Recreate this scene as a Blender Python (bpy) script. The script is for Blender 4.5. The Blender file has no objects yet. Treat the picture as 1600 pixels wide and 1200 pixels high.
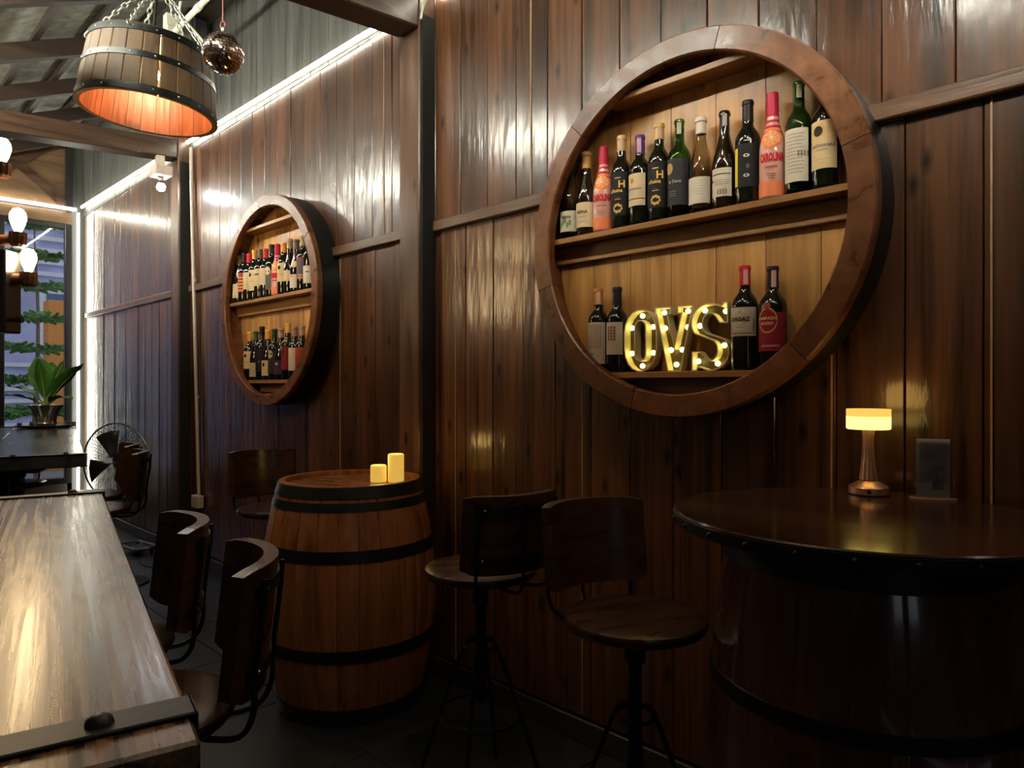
import bpy, bmesh, math, random
from mathutils import Vector, Matrix, noise as mnoise
random.seed(7)
PI = math.pi
R = math.radians
SC = bpy.context.scene
COL = SC.collection

# ------------------------------------------------------------------ camera
cam_data = bpy.data.cameras.new('camera')
cam_data.sensor_width = 36.0
cam_data.lens = 1100 / 1600 * 36.0
cam_data.shift_y = 3 / 1600
cam_data.clip_start = 0.05
cam = bpy.data.objects.new('camera', cam_data)
cam.location = (0, 0, 1.30)
cam.rotation_euler = (R(90), 0, R(90 - 44.84))
COL.objects.link(cam)
SC.camera = cam

# ------------------------------------------------------------------ world (dusk sky), exposure
world = bpy.data.worlds.new('dusk')
SC.world = world
world.use_nodes = True
bg = world.node_tree.nodes['Background']
bg.inputs[0].default_value = (0.56, 0.57, 0.61, 1)
bg.inputs[1].default_value = 1.05
SC.view_settings.view_transform = 'Standard'
SC.view_settings.look = 'None'
SC.view_settings.gamma = 1
SC.view_settings.exposure = 0.0
SC.view_settings.use_curve_mapping = False
SC.cycles.use_denoising = True
SC.cycles.max_bounces = 8
SC.cycles.sample_clamp_indirect = 4.0

LED_POWER = 28.0          # radiance of the white strips
LED_COL = (1.0, 0.97, 0.80)
WARM = (1.0, 0.56, 0.22)
PENDANT_W = 19.0
BULB_RAD = 95.0

# ------------------------------------------------------------------ helpers: objects
def link(name, data, parent=None):
    o = bpy.data.objects.new(name, data)
    COL.objects.link(o)
    if parent is not None:
        o.parent = parent
    return o

def tag(o, label=None, cat=None, group=None, kind=None):
    if label: o['label'] = label
    if cat: o['category'] = cat
    if group: o['group'] = group
    if kind: o['kind'] = kind
    return o

def empty(name, loc=(0, 0, 0), rz=0.0, label=None, cat=None, group=None, kind=None):
    o = link(name, None)
    o.location = loc
    o.rotation_euler = (0, 0, rz)
    o.empty_display_size = 0.05
    return tag(o, label, cat, group, kind)

def copy_tree(o, parent=None):
    c = o.copy()
    COL.objects.link(c)
    c.parent = parent
    for ch in o.children:
        copy_tree(ch, c)
    return c

def finish(bm, name, mat, parent=None, smooth=False, angle=None):
    bmesh.ops.recalc_face_normals(bm, faces=bm.faces[:])
    me = bpy.data.meshes.new(name)
    if smooth:
        for f in bm.faces: f.smooth = True
        if angle:
            for e in bm.edges:
                if len(e.link_faces) == 2 and e.calc_face_angle(0) > angle:
                    e.smooth = False
    bm.to_mesh(me)
    bm.free()
    if mat is not None: me.materials.append(mat)
    return link(name, me, parent)

def bm_box(bm, x0, x1, y0, y1, z0, z1, bev=0.0, M=None):
    r = bmesh.ops.create_cube(bm, size=1)
    vs = r['verts']
    for v in vs:
        v.co = Vector((x0 + (v.co.x + .5) * (x1 - x0), y0 + (v.co.y + .5) * (y1 - y0), z0 + (v.co.z + .5) * (z1 - z0)))
    if bev > 0:
        es = list({e for v in vs for e in v.link_edges})
        rr = bmesh.ops.bevel(bm, geom=es, offset=bev, segments=1, affect='EDGES', profile=0.5)
        vs = list({v for f in rr['faces'] for v in f.verts} | {v for v in vs if v.is_valid})
    if M is not None:
        for v in vs: v.co = M @ v.co
    return vs

def box(name, x0, x1, y0, y1, z0, z1, mat, parent=None, bev=0.0):
    bm = bmesh.new()
    bm_box(bm, x0, x1, y0, y1, z0, z1, bev)
    return finish(bm, name, mat, parent)

def bm_lathe(bm, prof, n=24, closed=False, center=(0, 0, 0), a0=0.0, a1=2 * PI):
    full = abs(a1 - a0 - 2 * PI) < 1e-6
    cols = n if full else n + 1
    rings = []
    cx, cy, cz = center
    for k in range(cols):
        a = a0 + (a1 - a0) * k / n
        c, s = math.cos(a), math.sin(a)
        rings.append([bm.verts.new((cx + r * c, cy + r * s, cz + z)) for r, z in prof])
    m = len(prof)
    for k in range(n):
        A, B = rings[k], rings[(k + 1) % cols]
        for i in range(m if closed else m - 1):
            j = (i + 1) % m
            try: bm.faces.new((A[i], B[i], B[j], A[j]))
            except ValueError: pass
    if not full and closed:
        for rg in (rings[0], rings[-1]):
            try: bm.faces.new(rg)
            except ValueError: pass
    bmesh.ops.remove_doubles(bm, verts=bm.verts[:], dist=1e-6)

def lathe(name, prof, mat, parent=None, n=24, closed=False, smooth=True, angle=R(35), center=(0, 0, 0), a0=0.0, a1=2 * PI):
    bm = bmesh.new()
    bm_lathe(bm, prof, n, closed, center, a0, a1)
    return finish(bm, name, mat, parent, smooth, angle)

def bm_tube(bm, pts, r, n=8, cyclic=False, cap=True, radii=None):
    pts = [Vector(p) for p in pts]
    N = len(pts)
    rings = []
    prev = None
    for i, p in enumerate(pts):
        a = pts[i - 1] if (i > 0 or cyclic) else p
        b = pts[(i + 1) % N] if (i < N - 1 or cyclic) else p
        t = (b - a)
        if t.length < 1e-9: t = Vector((0, 0, 1))
        t.normalize()
        if prev is None:
            up = Vector((0, 0, 1)) if abs(t.z) < .9 else Vector((1, 0, 0))
            u = t.cross(up).normalized()
        else:
            u = (prev - t * prev.dot(t))
            if u.length < 1e-6: u = t.cross(Vector((0, 0, 1)))
            u.normalize()
        prev = u
        w = t.cross(u)
        rr = radii[i] if radii else r
        rings.append([bm.verts.new(p + (u * math.cos(2 * PI * k / n) + w * math.sin(2 * PI * k / n)) * rr) for k in range(n)])
    for i in range(N if cyclic else N - 1):
        A, B = rings[i], rings[(i + 1) % N]
        for k in range(n):
            bm.faces.new((A[k], A[(k + 1) % n], B[(k + 1) % n], B[k]))
    if cap and not cyclic:
        bm.faces.new(rings[0][::-1])
        bm.faces.new(rings[-1])

def tube(name, pts, r, mat, parent=None, n=8, cyclic=False, smooth=True, radii=None):
    bm = bmesh.new()
    bm_tube(bm, pts, r, n, cyclic, radii=radii)
    return finish(bm, name, mat, parent, smooth, R(50))

def smooth_path(pts, k=6):
    """Catmull-Rom through pts"""
    P = [Vector(p) for p in pts]
    P = [P[0] * 2 - P[1]] + P + [P[-1] * 2 - P[-2]]
    out = []
    for i in range(1, len(P) - 2):
        for j in range(k):
            t = j / k
            a, b, c, d = P[i - 1], P[i], P[i + 1], P[i + 2]
            out.append(0.5 * ((2 * b) + (c - a) * t + (2 * a - 5 * b + 4 * c - d) * t * t + (3 * b - a - 3 * c + d) * t ** 3))
    out.append(P[-2])
    return out

def prism(name, poly, y0, y1, mat, parent=None, plane='xz', bev=0.0, smooth=False):
    """extrude a 2-D polygon; plane xz: depth along y; plane xy: depth along z"""
    bm = bmesh.new()
    def P(a, b, d): return (a, d, b) if plane == 'xz' else (a, b, d)
    A = [bm.verts.new(P(a, b, y0)) for a, b in poly]
    B = [bm.verts.new(P(a, b, y1)) for a, b in poly]
    bm.faces.new(A); bm.faces.new(B[::-1])
    n = len(poly)
    for i in range(n):
        bm.faces.new((A[i], B[i], B[(i + 1) % n], A[(i + 1) % n]))
    if bev:
        es = [e for e in bm.edges if len({v.index for v in e.verts}) and (set(e.verts) <= set(A) or set(e.verts) <= set(B))]
        bmesh.ops.bevel(bm, geom=es, offset=bev, segments=1, affect='EDGES')
    return finish(bm, name, mat, parent, smooth, R(40))

def dome(name, loc, r, mat, parent, axis='z', h=None):
    h = h or r * .7
    prof = [(r * math.cos(a), h * math.sin(a)) for a in [0, .5, 1.0, 1.35]] + [(0, h)]
    bm = bmesh.new()
    bm_lathe(bm, prof, 10)
    if axis == 'y-':
        for v in bm.verts: v.co = Vector((v.co.x, -v.co.z, v.co.y))
    for v in bm.verts: v.co += Vector(loc)
    return finish(bm, name, mat, parent, True)

# ------------------------------------------------------------------ helpers: materials
def new_mat(name):
    m = bpy.data.materials.new(name)
    m.use_nodes = True
    nt = m.node_tree
    b = nt.nodes['Principled BSDF']
    return m, nt, b

def node(nt, t, **kw):
    n = nt.nodes.new(t)
    for k, v in kw.items(): setattr(n, k, v)
    return n

def ramp(nt, stops, src):
    n = node(nt, 'ShaderNodeValToRGB')
    el = n.color_ramp.elements
    while len(el) < len(stops): el.new(.5)
    for e, (p, c) in zip(el, stops):
        e.position = p
        e.color = (*c, 1) if len(c) == 3 else c
    nt.links.new(src, n.inputs[0])
    return n.outputs[0]

def wood(name, dark, light, axis='z', across=22.0, along=1.6, rough=(.25, .45), bump=.25, knots=True, vary=.35, coat=0.0, figure=0.0, spec=.5, coat_rough=.12, wavy=0.0, stops=(.38, .62, .92)):
    m, nt, b = new_mat(name)
    L = nt.links.new
    tc = node(nt, 'ShaderNodeTexCoord')
    oi = node(nt, 'ShaderNodeObjectInfo')
    mul = node(nt, 'ShaderNodeMath', operation='MULTIPLY'); mul.inputs[1].default_value = 41.7
    L(oi.outputs['Random'], mul.inputs[0])
    add = node(nt, 'ShaderNodeVectorMath', operation='ADD')
    L(tc.outputs['Object'], add.inputs[0]); L(mul.outputs[0], add.inputs[1])
    mp = node(nt, 'ShaderNodeMapping')
    s = {'x': (along, across, across), 'y': (across, along, across), 'z': (across, across, along)}[axis]
    mp.inputs['Scale'].default_value = s
    L(add.outputs[0], mp.inputs['Vector'])
    n1 = node(nt, 'ShaderNodeTexNoise')
    n1.inputs['Scale'].default_value = 1.0; n1.inputs['Detail'].default_value = 5; n1.inputs['Distortion'].default_value = .7
    L(mp.outputs[0], n1.inputs['Vector'])
    mp2 = node(nt, 'ShaderNodeMapping')
    mp2.inputs['Scale'].default_value = tuple(v * 4 for v in s)
    L(add.outputs[0], mp2.inputs['Vector'])
    n2 = node(nt, 'ShaderNodeTexNoise')
    n2.inputs['Scale'].default_value = 1.0; n2.inputs['Detail'].default_value = 3
    L(mp2.outputs[0], n2.inputs['Vector'])
    mixf = node(nt, 'ShaderNodeMath', operation='MULTIPLY_ADD')
    mixf.inputs[1].default_value = .35
    L(n2.outputs['Fac'], mixf.inputs[0]); L(n1.outputs['Fac'], mixf.inputs[2])
    fac = mixf.outputs[0]
    hfac = fac
    if figure > 0:
        mpw = node(nt, 'ShaderNodeMapping')
        mpw.inputs['Scale'].default_value = {'x': (.55, 4.2, 4.2), 'y': (4.2, .55, 4.2), 'z': (4.2, 4.2, .55)}[axis]
        L(add.outputs[0], mpw.inputs['Vector'])
        nw = node(nt, 'ShaderNodeTexNoise'); nw.inputs['Scale'].default_value = 1.6; nw.inputs['Detail'].default_value = 1.0
        nw.inputs['Distortion'].default_value = .3
        L(mpw.outputs[0], nw.inputs['Vector'])
        k = node(nt, 'ShaderNodeMath', operation='MULTIPLY'); k.inputs[1].default_value = 95.0
        L(nw.outputs['Fac'], k.inputs[0])
        sn = node(nt, 'ShaderNodeMath', operation='SINE'); L(k.outputs[0], sn.inputs[0])
        ma = node(nt, 'ShaderNodeMath', operation='MULTIPLY_ADD'); ma.inputs[1].default_value = figure
        L(sn.outputs[0], ma.inputs[0]); L(fac, ma.inputs[2])
        fac = ma.outputs[0]
    mid = tuple((a + c) / 2 for a, c in zip(dark, light))
    col = ramp(nt, [(stops[0], dark), (stops[1], mid), (stops[2], light)], fac)
    if knots:
        sx_ = node(nt, 'ShaderNodeSeparateXYZ'); L(add.outputs[0], sx_.inputs[0])
        cx_ = node(nt, 'ShaderNodeCombineXYZ')
        la, lb = {'x': ('Y', 'X'), 'y': ('X', 'Y'), 'z': ('X', 'Z')}[axis]
        L(sx_.outputs[la], cx_.inputs['X']); L(sx_.outputs[lb], cx_.inputs['Y'])
        mk = node(nt, 'ShaderNodeMapping')
        mk.inputs['Scale'].default_value = (5.6, 2.4, 1)
        L(cx_.outputs[0], mk.inputs['Vector'])
        vo = node(nt, 'ShaderNodeTexVoronoi'); vo.inputs['Scale'].default_value = 1.0
        vo.voronoi_dimensions = '2D'
        L(mk.outputs[0], vo.inputs['Vector'])
        kf = ramp(nt, [(.025, (.10, .08, .07)), (.055, (.50, .45, .42)), (.10, (1, 1, 1))], vo.outputs['Distance'])
        mx = node(nt, 'ShaderNodeMixRGB', blend_type='MULTIPLY'); mx.inputs[0].default_value = 1
        L(col, mx.inputs[1]); L(kf, mx.inputs[2])
        col = mx.outputs[0]
    hv = node(nt, 'ShaderNodeHueSaturation')
    mr = node(nt, 'ShaderNodeMapRange'); mr.inputs[3].default_value = 1 - vary; mr.inputs[4].default_value = 1 + vary
    L(oi.outputs['Random'], mr.inputs[0]); L(mr.outputs[0], hv.inputs['Value'])
    L(col, hv.inputs['Color'])
    L(hv.outputs[0], b.inputs['Base Color'])
    rr = node(nt, 'ShaderNodeMapRange'); rr.inputs[1].default_value = .35; rr.inputs[2].default_value = .8
    rr.inputs[3].default_value = rough[0]; rr.inputs[4].default_value = rough[1]
    L(n1.outputs['Fac'], rr.inputs[0]); L(rr.outputs[0], b.inputs['Roughness'])
    b.inputs['Specular IOR Level'].default_value = spec
    if bump:
        bp = node(nt, 'ShaderNodeBump'); bp.inputs['Strength'].default_value = bump; bp.inputs['Distance'].default_value = .004
        L(hfac, bp.inputs['Height']); L(bp.outputs[0], b.inputs['Normal'])
    if coat:
        b.inputs['Coat Weight'].default_value = coat; b.inputs['Coat Roughness'].default_value = coat_rough
        if wavy:      # brushed-on varnish: slow ripples
            mv = node(nt, 'ShaderNodeMapping'); mv.inputs['Scale'].default_value = {'x': (3, 14, 14), 'y': (14, 3, 14), 'z': (14, 14, 3)}[axis]
            L(add.outputs[0], mv.inputs['Vector'])
            nv = node(nt, 'ShaderNodeTexNoise'); nv.inputs['Scale'].default_value = 1.5; nv.inputs['Detail'].default_value = 4
            L(mv.outputs[0], nv.inputs['Vector'])
            bv = node(nt, 'ShaderNodeBump'); bv.inputs['Strength'].default_value = wavy; bv.inputs['Distance'].default_value = .006
            L(nv.outputs['Fac'], bv.inputs['Height']); L(bv.outputs[0], b.inputs['Coat Normal'])
    return m

def plain(name, col, rough=.5, metal=0.0, spec=.5, emit=None, es=0.0, trans=0.0, ior=1.45, noise_amt=.12, noise_scale=40, bump=0.0, coat=0):
    m, nt, b = new_mat(name)
    L = nt.links.new
    tc = node(nt, 'ShaderNodeTexCoord')
    nz = node(nt, 'ShaderNodeTexNoise'); nz.inputs['Scale'].default_value = noise_scale; nz.inputs['Detail'].default_value = 4
    L(tc.outputs['Object'], nz.inputs['Vector'])
    lo = tuple(c * (1 - noise_amt) for c in col); hi = tuple(min(1, c * (1 + noise_amt)) for c in col)
    L(ramp(nt, [(.3, lo), (.7, hi)], nz.outputs['Fac']), b.inputs['Base Color'])
    b.inputs['Roughness'].default_value = rough
    b.inputs['Metallic'].default_value = metal
    b.inputs['Specular IOR Level'].default_value = spec
    b.inputs['Transmission Weight'].default_value = trans
    b.inputs['IOR'].default_value = ior
    if emit:
        b.inputs['Emission Color'].default_value = (*emit, 1)
        b.inputs['Emission Strength'].default_value = es
    if bump:
        bp = node(nt, 'ShaderNodeBump'); bp.inputs['Strength'].default_value = bump; bp.inputs['Distance'].default_value = .003
        L(nz.outputs['Fac'], bp.inputs['Height']); L(bp.outputs[0], b.inputs['Normal'])
    if coat:
        b.inputs['Coat Weight'].default_value = coat; b.inputs['Coat Roughness'].default_value = .1
    return m

def emitter(name, col, s):
    m = bpy.data.materials.new(name); m.use_nodes = True
    nt = m.node_tree; nt.nodes.clear()
    e = node(nt, 'ShaderNodeEmission'); e.inputs[0].default_value = (*col, 1); e.inputs[1].default_value = s
    o = node(nt, 'ShaderNodeOutputMaterial'); nt.links.new(e.outputs[0], o.inputs[0])
    return m

def thin_glass(name, tint=(1, 1, 1), rough=.02, refl=1.0):
    m = bpy.data.materials.new(name); m.use_nodes = True
    nt = m.node_tree; nt.nodes.clear()
    t = node(nt, 'ShaderNodeBsdfTransparent'); t.inputs[0].default_value = (*tint, 1)
    g = node(nt, 'ShaderNodeBsdfGlossy'); g.inputs['Roughness'].default_value = rough
    f = node(nt, 'ShaderNodeFresnel'); f.inputs[0].default_value = 1.45
    mu = node(nt, 'ShaderNodeMath', operation='MULTIPLY'); mu.inputs[1].default_value = refl
    nt.links.new(f.outputs[0], mu.inputs[0])
    mx = node(nt, 'ShaderNodeMixShader'); o = node(nt, 'ShaderNodeOutputMaterial')
    nt.links.new(mu.outputs[0], mx.inputs[0]); nt.links.new(t.outputs[0], mx.inputs[1]); nt.links.new(g.outputs[0], mx.inputs[2])
    nt.links.new(mx.outputs[0], o.inputs[0])
    return m

M = {}
M['wall'] = wood('wall_wood', (.010, .0036, .0014), (.118, .044, .0155), 'z', 26, .9, (.34, .55), .4, True, .36, coat=1.0, coat_rough=.19, wavy=.6, spec=.22, stops=(.42, .62, .84))
M['grey'] = wood('grey_wood', (.022, .023, .021), (.075, .078, .070), 'z', 26, 1.2, (.45, .65), .25, False, .12)
M['beam'] = wood('beam_wood', (.020, .010, .006), (.085, .042, .022), 'y', 20, 1.4, (.3, .5), .35, True, .2)
M['beamx'] = wood('rail_wood', (.030, .015, .008), (.13, .065, .033), 'x', 26, 2.0, (.28, .48), .4, True, .2)
M['post'] = wood('post_wood', (.022, .010, .005), (.12, .055, .027), 'z', 18, 1.6, (.28, .5), .4, True, .2)
M['rafter'] = wood('rafter_wood', (.010, .006, .004), (.035, .020, .013), 'y', 18, 1.4, (.5, .7), .3, False, .2)
M['ring'] = wood('ring_wood', (.042, .013, .0045), (.20, .074, .025), 'z', 16, 3.0, (.26, .45), .3, True, .15)
M['pine'] = wood('pine_board', (.21, .090, .025), (.60, .32, .10), 'z', 20, 1.5, (.35, .5), .2, True, .18)
M['pinex'] = wood('pine_shelf', (.15, .065, .020), (.42, .21, .072), 'x', 22, 1.8, (.35, .5), .2, False, .12)
M['barrel'] = wood('barrel_oak', (.115, .036, .011), (.36, .135, .046), 'z', 24, 2.2, (.30, .46), .2, False, .16)
M['barreltop'] = wood('barrel_head_oak', (.075, .027, .008), (.23, .095, .032), 'x', 24, 2.2, (.25, .4), .2, False, .12)
M['drum'] = wood('drum_wood', (.024, .0072, .003), (.075, .023, .009), 'z', 22, 2.0, (.2, .3), .05, False, .10, coat=1.0, coat_rough=.09)
M['tabletop'] = wood('round_table_wood', (.014, .005, .002), (.050, .019, .0065), 'x', 9, 1.8, (.12, .24), .05, False, .05)
M['bar'] = wood('bar_top_wood', (.010, .0042, .0017), (.135, .065, .026), 'x', 110, 2.4, (.21, .38), .03, False, .10, figure=.26, spec=.42)
M['stool'] = wood('stool_wood', (.018, .0066, .0027), (.046, .0175, .0072), 'x', 26, 3.0, (.25, .4), .15, False, .12)
M['shade'] = wood('pendant_oak', (.034, .017, .0055), (.125, .068, .023), 'z', 22, 2.4, (.6, .75), .25, False, .2)
M['gable'] = wood('gable_wood', (.05, .026, .011), (.17, .095, .042), 'y', 12, 2.0, (.45, .65), .2, True, .12)
M['block'] = wood('chandelier_wood', (.05, .018, .007), (.22, .085, .030), 'z', 16, 3.0, (.35, .5), .2, True, .15)
M['iron'] = plain('black_iron', (.010, .010, .011), .42, .6, noise_amt=.3, bump=.15)
M['hoop'] = plain('hoop_black', (.009, .010, .010), .38, .2, noise_amt=.3)
M['pewter'] = plain('pendant_iron', (.020, .022, .022), .36, .7, noise_amt=.5, noise_scale=18, bump=.15)
M['steel'] = plain('steel', (.55, .54, .50), .32, 1.0)
M['rivet'] = plain('rivet_steel', (.45, .44, .42), .3, 1.0)
M['chain'] = plain('galvanised_chain', (.62, .60, .52), .35, .9)
M['white'] = plain('white_plastic', (.50, .42, .35), .45)
M['cream'] = plain('cream_trunking', (.62, .62, .48), .5)
M['black'] = plain('black_plastic', (.010, .010, .010), .3)
M['ceil'] = plain('roof_insulation', (.23, .24, .21), .7, noise_amt=.35, noise_scale=14, bump=.9)
M['tile'] = plain('floor_tile', (.020, .022, .026), .30, noise_amt=.25, noise_scale=9)
M['grout'] = plain('grout', (.030, .030, .031), .8)
M['skirt'] = plain('skirting', (.040, .034, .028), .4, noise_amt=.3, noise_scale=20)
M['dark'] = plain('dark_backing', (.008, .006, .005), .8)
M['plaster'] = plain('room_paint', (.050, .036, .026), .7)
M['led'] = emitter('led_white', LED_COL, LED_POWER)
M['led_bright'] = emitter('led_white_bright', LED_COL, 210.0)
M['led_soft'] = emitter('led_white_soft', LED_COL, 16.0)
M['ledoff'] = plain('led_sleeve', (.55, .55, .42), .4)
M['seam'] = plain('pale_seam', (.34, .22, .11), .5)
M['glass'] = thin_glass('window_glass', (.93, .96, 1.0))
M['acrylic'] = thin_glass('clear_acrylic', (.95, .95, .95), .05)
M['copper'] = plain('copper_metal', (.72, .40, .27), .36, .85, noise_amt=.05)
M['leaf'] = plain('leaf_green', (.06, .22, .035), .38, noise_amt=.5, noise_scale=9)
M['leafpale'] = plain('leaf_stalk', (.22, .36, .12), .45)
M['needle'] = plain('pine_needles', (.20, .42, .15), .55, noise_amt=.4)
M['trunk'] = plain('pine_trunk', (.22, .17, .14), .8)
M['silver'] = plain('silver_ribbed', (.80, .79, .74), .16, 1.0)
M['facade'] = plain('lilac_facade', (.46, .48, .74), .8, noise_amt=.25, noise_scale=1.5)
M['facade2'] = plain('pale_slats', (.75, .78, .85), .7)
M['orange'] = plain('orange_post', (.75, .30, .07), .7)
M['ground'] = plain('paving', (.22, .22, .24), .8)
M['paper'] = plain('menu_paper', (.90, .88, .92), .6, noise_amt=.12, noise_scale=30)
M['bulb'] = emitter('bulb_warm', (1.0, .70, .36), BULB_RAD)
M['spot'] = emitter('lamp_white', (.92, .97, 1.0), 140)
M['wax'] = plain('candle_wax', (.75, .50, .16), .5, emit=(1.0, .60, .10), es=.62, noise_amt=.08)
M['waxtop'] = plain('candle_flame_zone', (.8, .55, .2), .5, emit=(1.0, .72, .22), es=2.2)
M['marq_rim'] = plain('marquee_rim', (.88, .80, .52), .4, noise_amt=.03)
M['marq_back'] = plain('marquee_back', (.055, .034, .010), .4, metal=.0, noise_amt=.1)
M['marq_bulb'] = emitter('marquee_bulb', (1.0, .82, .24), 7.0)
M['shade_lo'] = emitter('lamp_shade_bright', (1.0, .70, .16), 2.6)
M['shade_hi'] = emitter('lamp_shade_soft', (1.0, .56, .10), 1.15)
M['mirror'] = plain('mirror_tile', (.90, .70, .58), .12, 1.0, noise_amt=.02)  # coppery tint of the ball's reflections is painted into the mirror colour
M['fanblade'] = plain('fan_black', (.012, .012, .013), .35)
M['mesh_wire'] = plain('fan_wire', (.25, .26, .27), .3, .8)

# ================================================================== THE SETTING
XL, XR = -8.33, 1.5         # ends of the long wall
YW = 2.0                    # face of the long wall
YB = -1.6                   # opposite wall
SL = 0.43
def roof(y): return 3.96 - SL * (2.0 - y)

# ---- floor
floor = tag(empty('floor', kind='structure'))
box('screed', XL, XR, YB, YW + .05, -.08, -.012, M['grout'], floor)
bm = bmesh.new(); bm_box(bm, -.298, .298, -.298, .298, -.012, 0, .002)
t0 = finish(bm, 'tile', M['tile'], floor)
first = True
nx = int((XR - XL) / .6) + 1
for i in range(nx):
    for j in range(6):
        o = t0 if first else t0.copy()
        if not first: COL.objects.link(o); o.parent = floor
        first = False
        o.location = (XR - .3 - i * .6 - .03, YW - .3 - j * .6, 0)

# ---- long plank wall
wall = tag(empty('wall_right', kind='structure'))
box('backing', XL, XR, YW + .024, YW + .10, 0, 4.0, M['dark'], wall)
plank_mesh = {}
def planks(z0, z1, w, x_from, mat, proud, key, jit=1.0):
    bm = bmesh.new()
    bm_box(bm, -w / 2 + .0015, w / 2 - .0015, 0, .022, 0, z1 - z0, .0022)
    bmesh.ops.subdivide_edges(bm, edges=[e for e in bm.edges if abs(e.verts[0].co.z - e.verts[1].co.z) > .5], cuts=1)
    o0 = finish(bm, 'plank', mat, wall)
    x = x_from; k = 0
    while x - w > XL - .02:
        o = o0 if k == 0 else o0.copy()
        if k: COL.objects.link(o); o.parent = wall
        o.location = (x - w / 2, YW - proud + random.uniform(-.0015, .0015), z0)
        o.rotation_euler = (random.uniform(-.002, .002) * jit, 0, random.uniform(-.010, .010) * jit)
        x -= w; k += 1
planks(.09, 1.995, .172, 1.49, M['wall'], 0.0, 'lo')
planks(2.035, 3.05, .170, 1.41, M['wall'], 0.0, 'hi')
planks(3.055, 3.97, .098, 1.46, M['grey'], -.004, 'grey', .5)
for sx, za, zb in ((-3.31, .1, 1.99), (-2.905, 2.05, 3.02), (-1.905, 2.05, 3.05), (-.757, .1, 1.99), (-.385, .1, 1.99), (-1.645, .1, 1.3), (-2.36, .1, 1.99)):
    box('seam_strip', sx - .0022, sx + .0022, YW - .003, YW + .012, za, zb, M['seam'], wall)

# rails
def rail(x0, x1, dz0=0, dz1=0, k=1):
    o = box('trim_%d' % k, x0, x1, -.026, 0, -.024, .024, M['beamx'], None, .004)
    o.location = (0, YW - .001, 2.016)
    tag(o, kind='structure')
rail(XL + .16, -5.60, k=1); rail(-5.38, -2.69, k=2); rail(-2.49, -1.70, k=3); rail(-.66, XR, k=4)
# skirting
sk = tag(box('baseboard_right', XL, XR, YW - .016, YW - .002, 0, .085, M['skirt'], None, .003), kind='structure')

# posts
for k, (x0, x1) in enumerate(((-2.665, -2.515), (-5.575, -5.42))):
    p = empty('trim_%d' % (10 + k), kind='structure')
    box('post', x0, x1, YW - .083, YW + .02, 0, 3.20 if k else 3.14, M['post'], p, .006)
    box('post_flank', x1, x1 + .012, YW - .075, YW, 0, 2.96, M['dark'], p, .003)

# tie beams
def beam(x0, x1, z0, z1, za0, za1, num):
    bm = bmesh.new()
    vs = bm_box(bm, x0, x1, YB, YW - .084, 0, 1, 0)
    for v in vs:
        t = (v.co.y - YB) / (YW - .084 - YB)
        lo = z0 + (za0 - z0) * t; hi = z1 + (za1 - z1) * t
        v.co.z = lo if v.co.z < .5 else hi
    bmesh.ops.bevel(bm, geom=bm.edges[:], offset=.006, segments=1, affect='EDGES')
    return tag(finish(bm, 'trim_%d' % num, M['beam']), kind='structure')
beam(-2.665, -2.515, 2.64, 2.80, 2.90, 3.05, 20)
beam(-5.575, -5.43, 2.74, 2.89, 2.985, 3.12, 21)

# ---- roof
ceiling = tag(empty('ceiling', kind='structure'))
raf_x = [-8.1 + .93 * i for i in range(11)]
def roof_box(name, x0, x1, y0, y1, d0, d1, mat):
    """box lying along the roof slope; d = depth below the roof plane"""
    bm = bmesh.new()
    vs = bm_box(bm, x0, x1, y0, y1, 0, 1)
    for v in vs: v.co.z = roof(v.co.y) - (d0 if v.co.z > .5 else d1)
    return finish(bm, name, mat, ceiling)
edges = [XL - .1] + [x + .0 for x in raf_x] + [XR + .1]
for a, b in zip(edges[:-1], edges[1:]):
    bm = bmesh.new()
    n = 30
    for i in range(n + 1):
        y = YB - .1 + (YW + .1 - YB) * i / n
        for x in (a, b):
            bm.verts.new((x, y, roof(y) + .012 * math.sin(i * 2.1)))
    bm.verts.ensure_lookup_table()
    for i in range(n):
        bm.faces.new([bm.verts[k] for k in (2 * i, 2 * i + 1, 2 * i + 3, 2 * i + 2)])
    r_ = bmesh.ops.extrude_face_region(bm, geom=bm.faces[:])
    for e in r_['geom']:
        if isinstance(e, bmesh.types.BMVert): e.co.z += .04
    finish(bm, 'panel', M['ceil'], ceiling)
for x in raf_x:
    roof_box('rafter', x - .03, x + .03, YB, YW - .02, .045, .16, M['rafter'])
y = -1.4
while y < 1.95:
    roof_box('batten', XL, XR, y - .022, y + .022, .012, .05, M['rafter'])
    y += .30
box('wall_plate', XL, XR, YW - .10, YW - .004, 3.86, 3.93, M['rafter'], ceiling)

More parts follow.
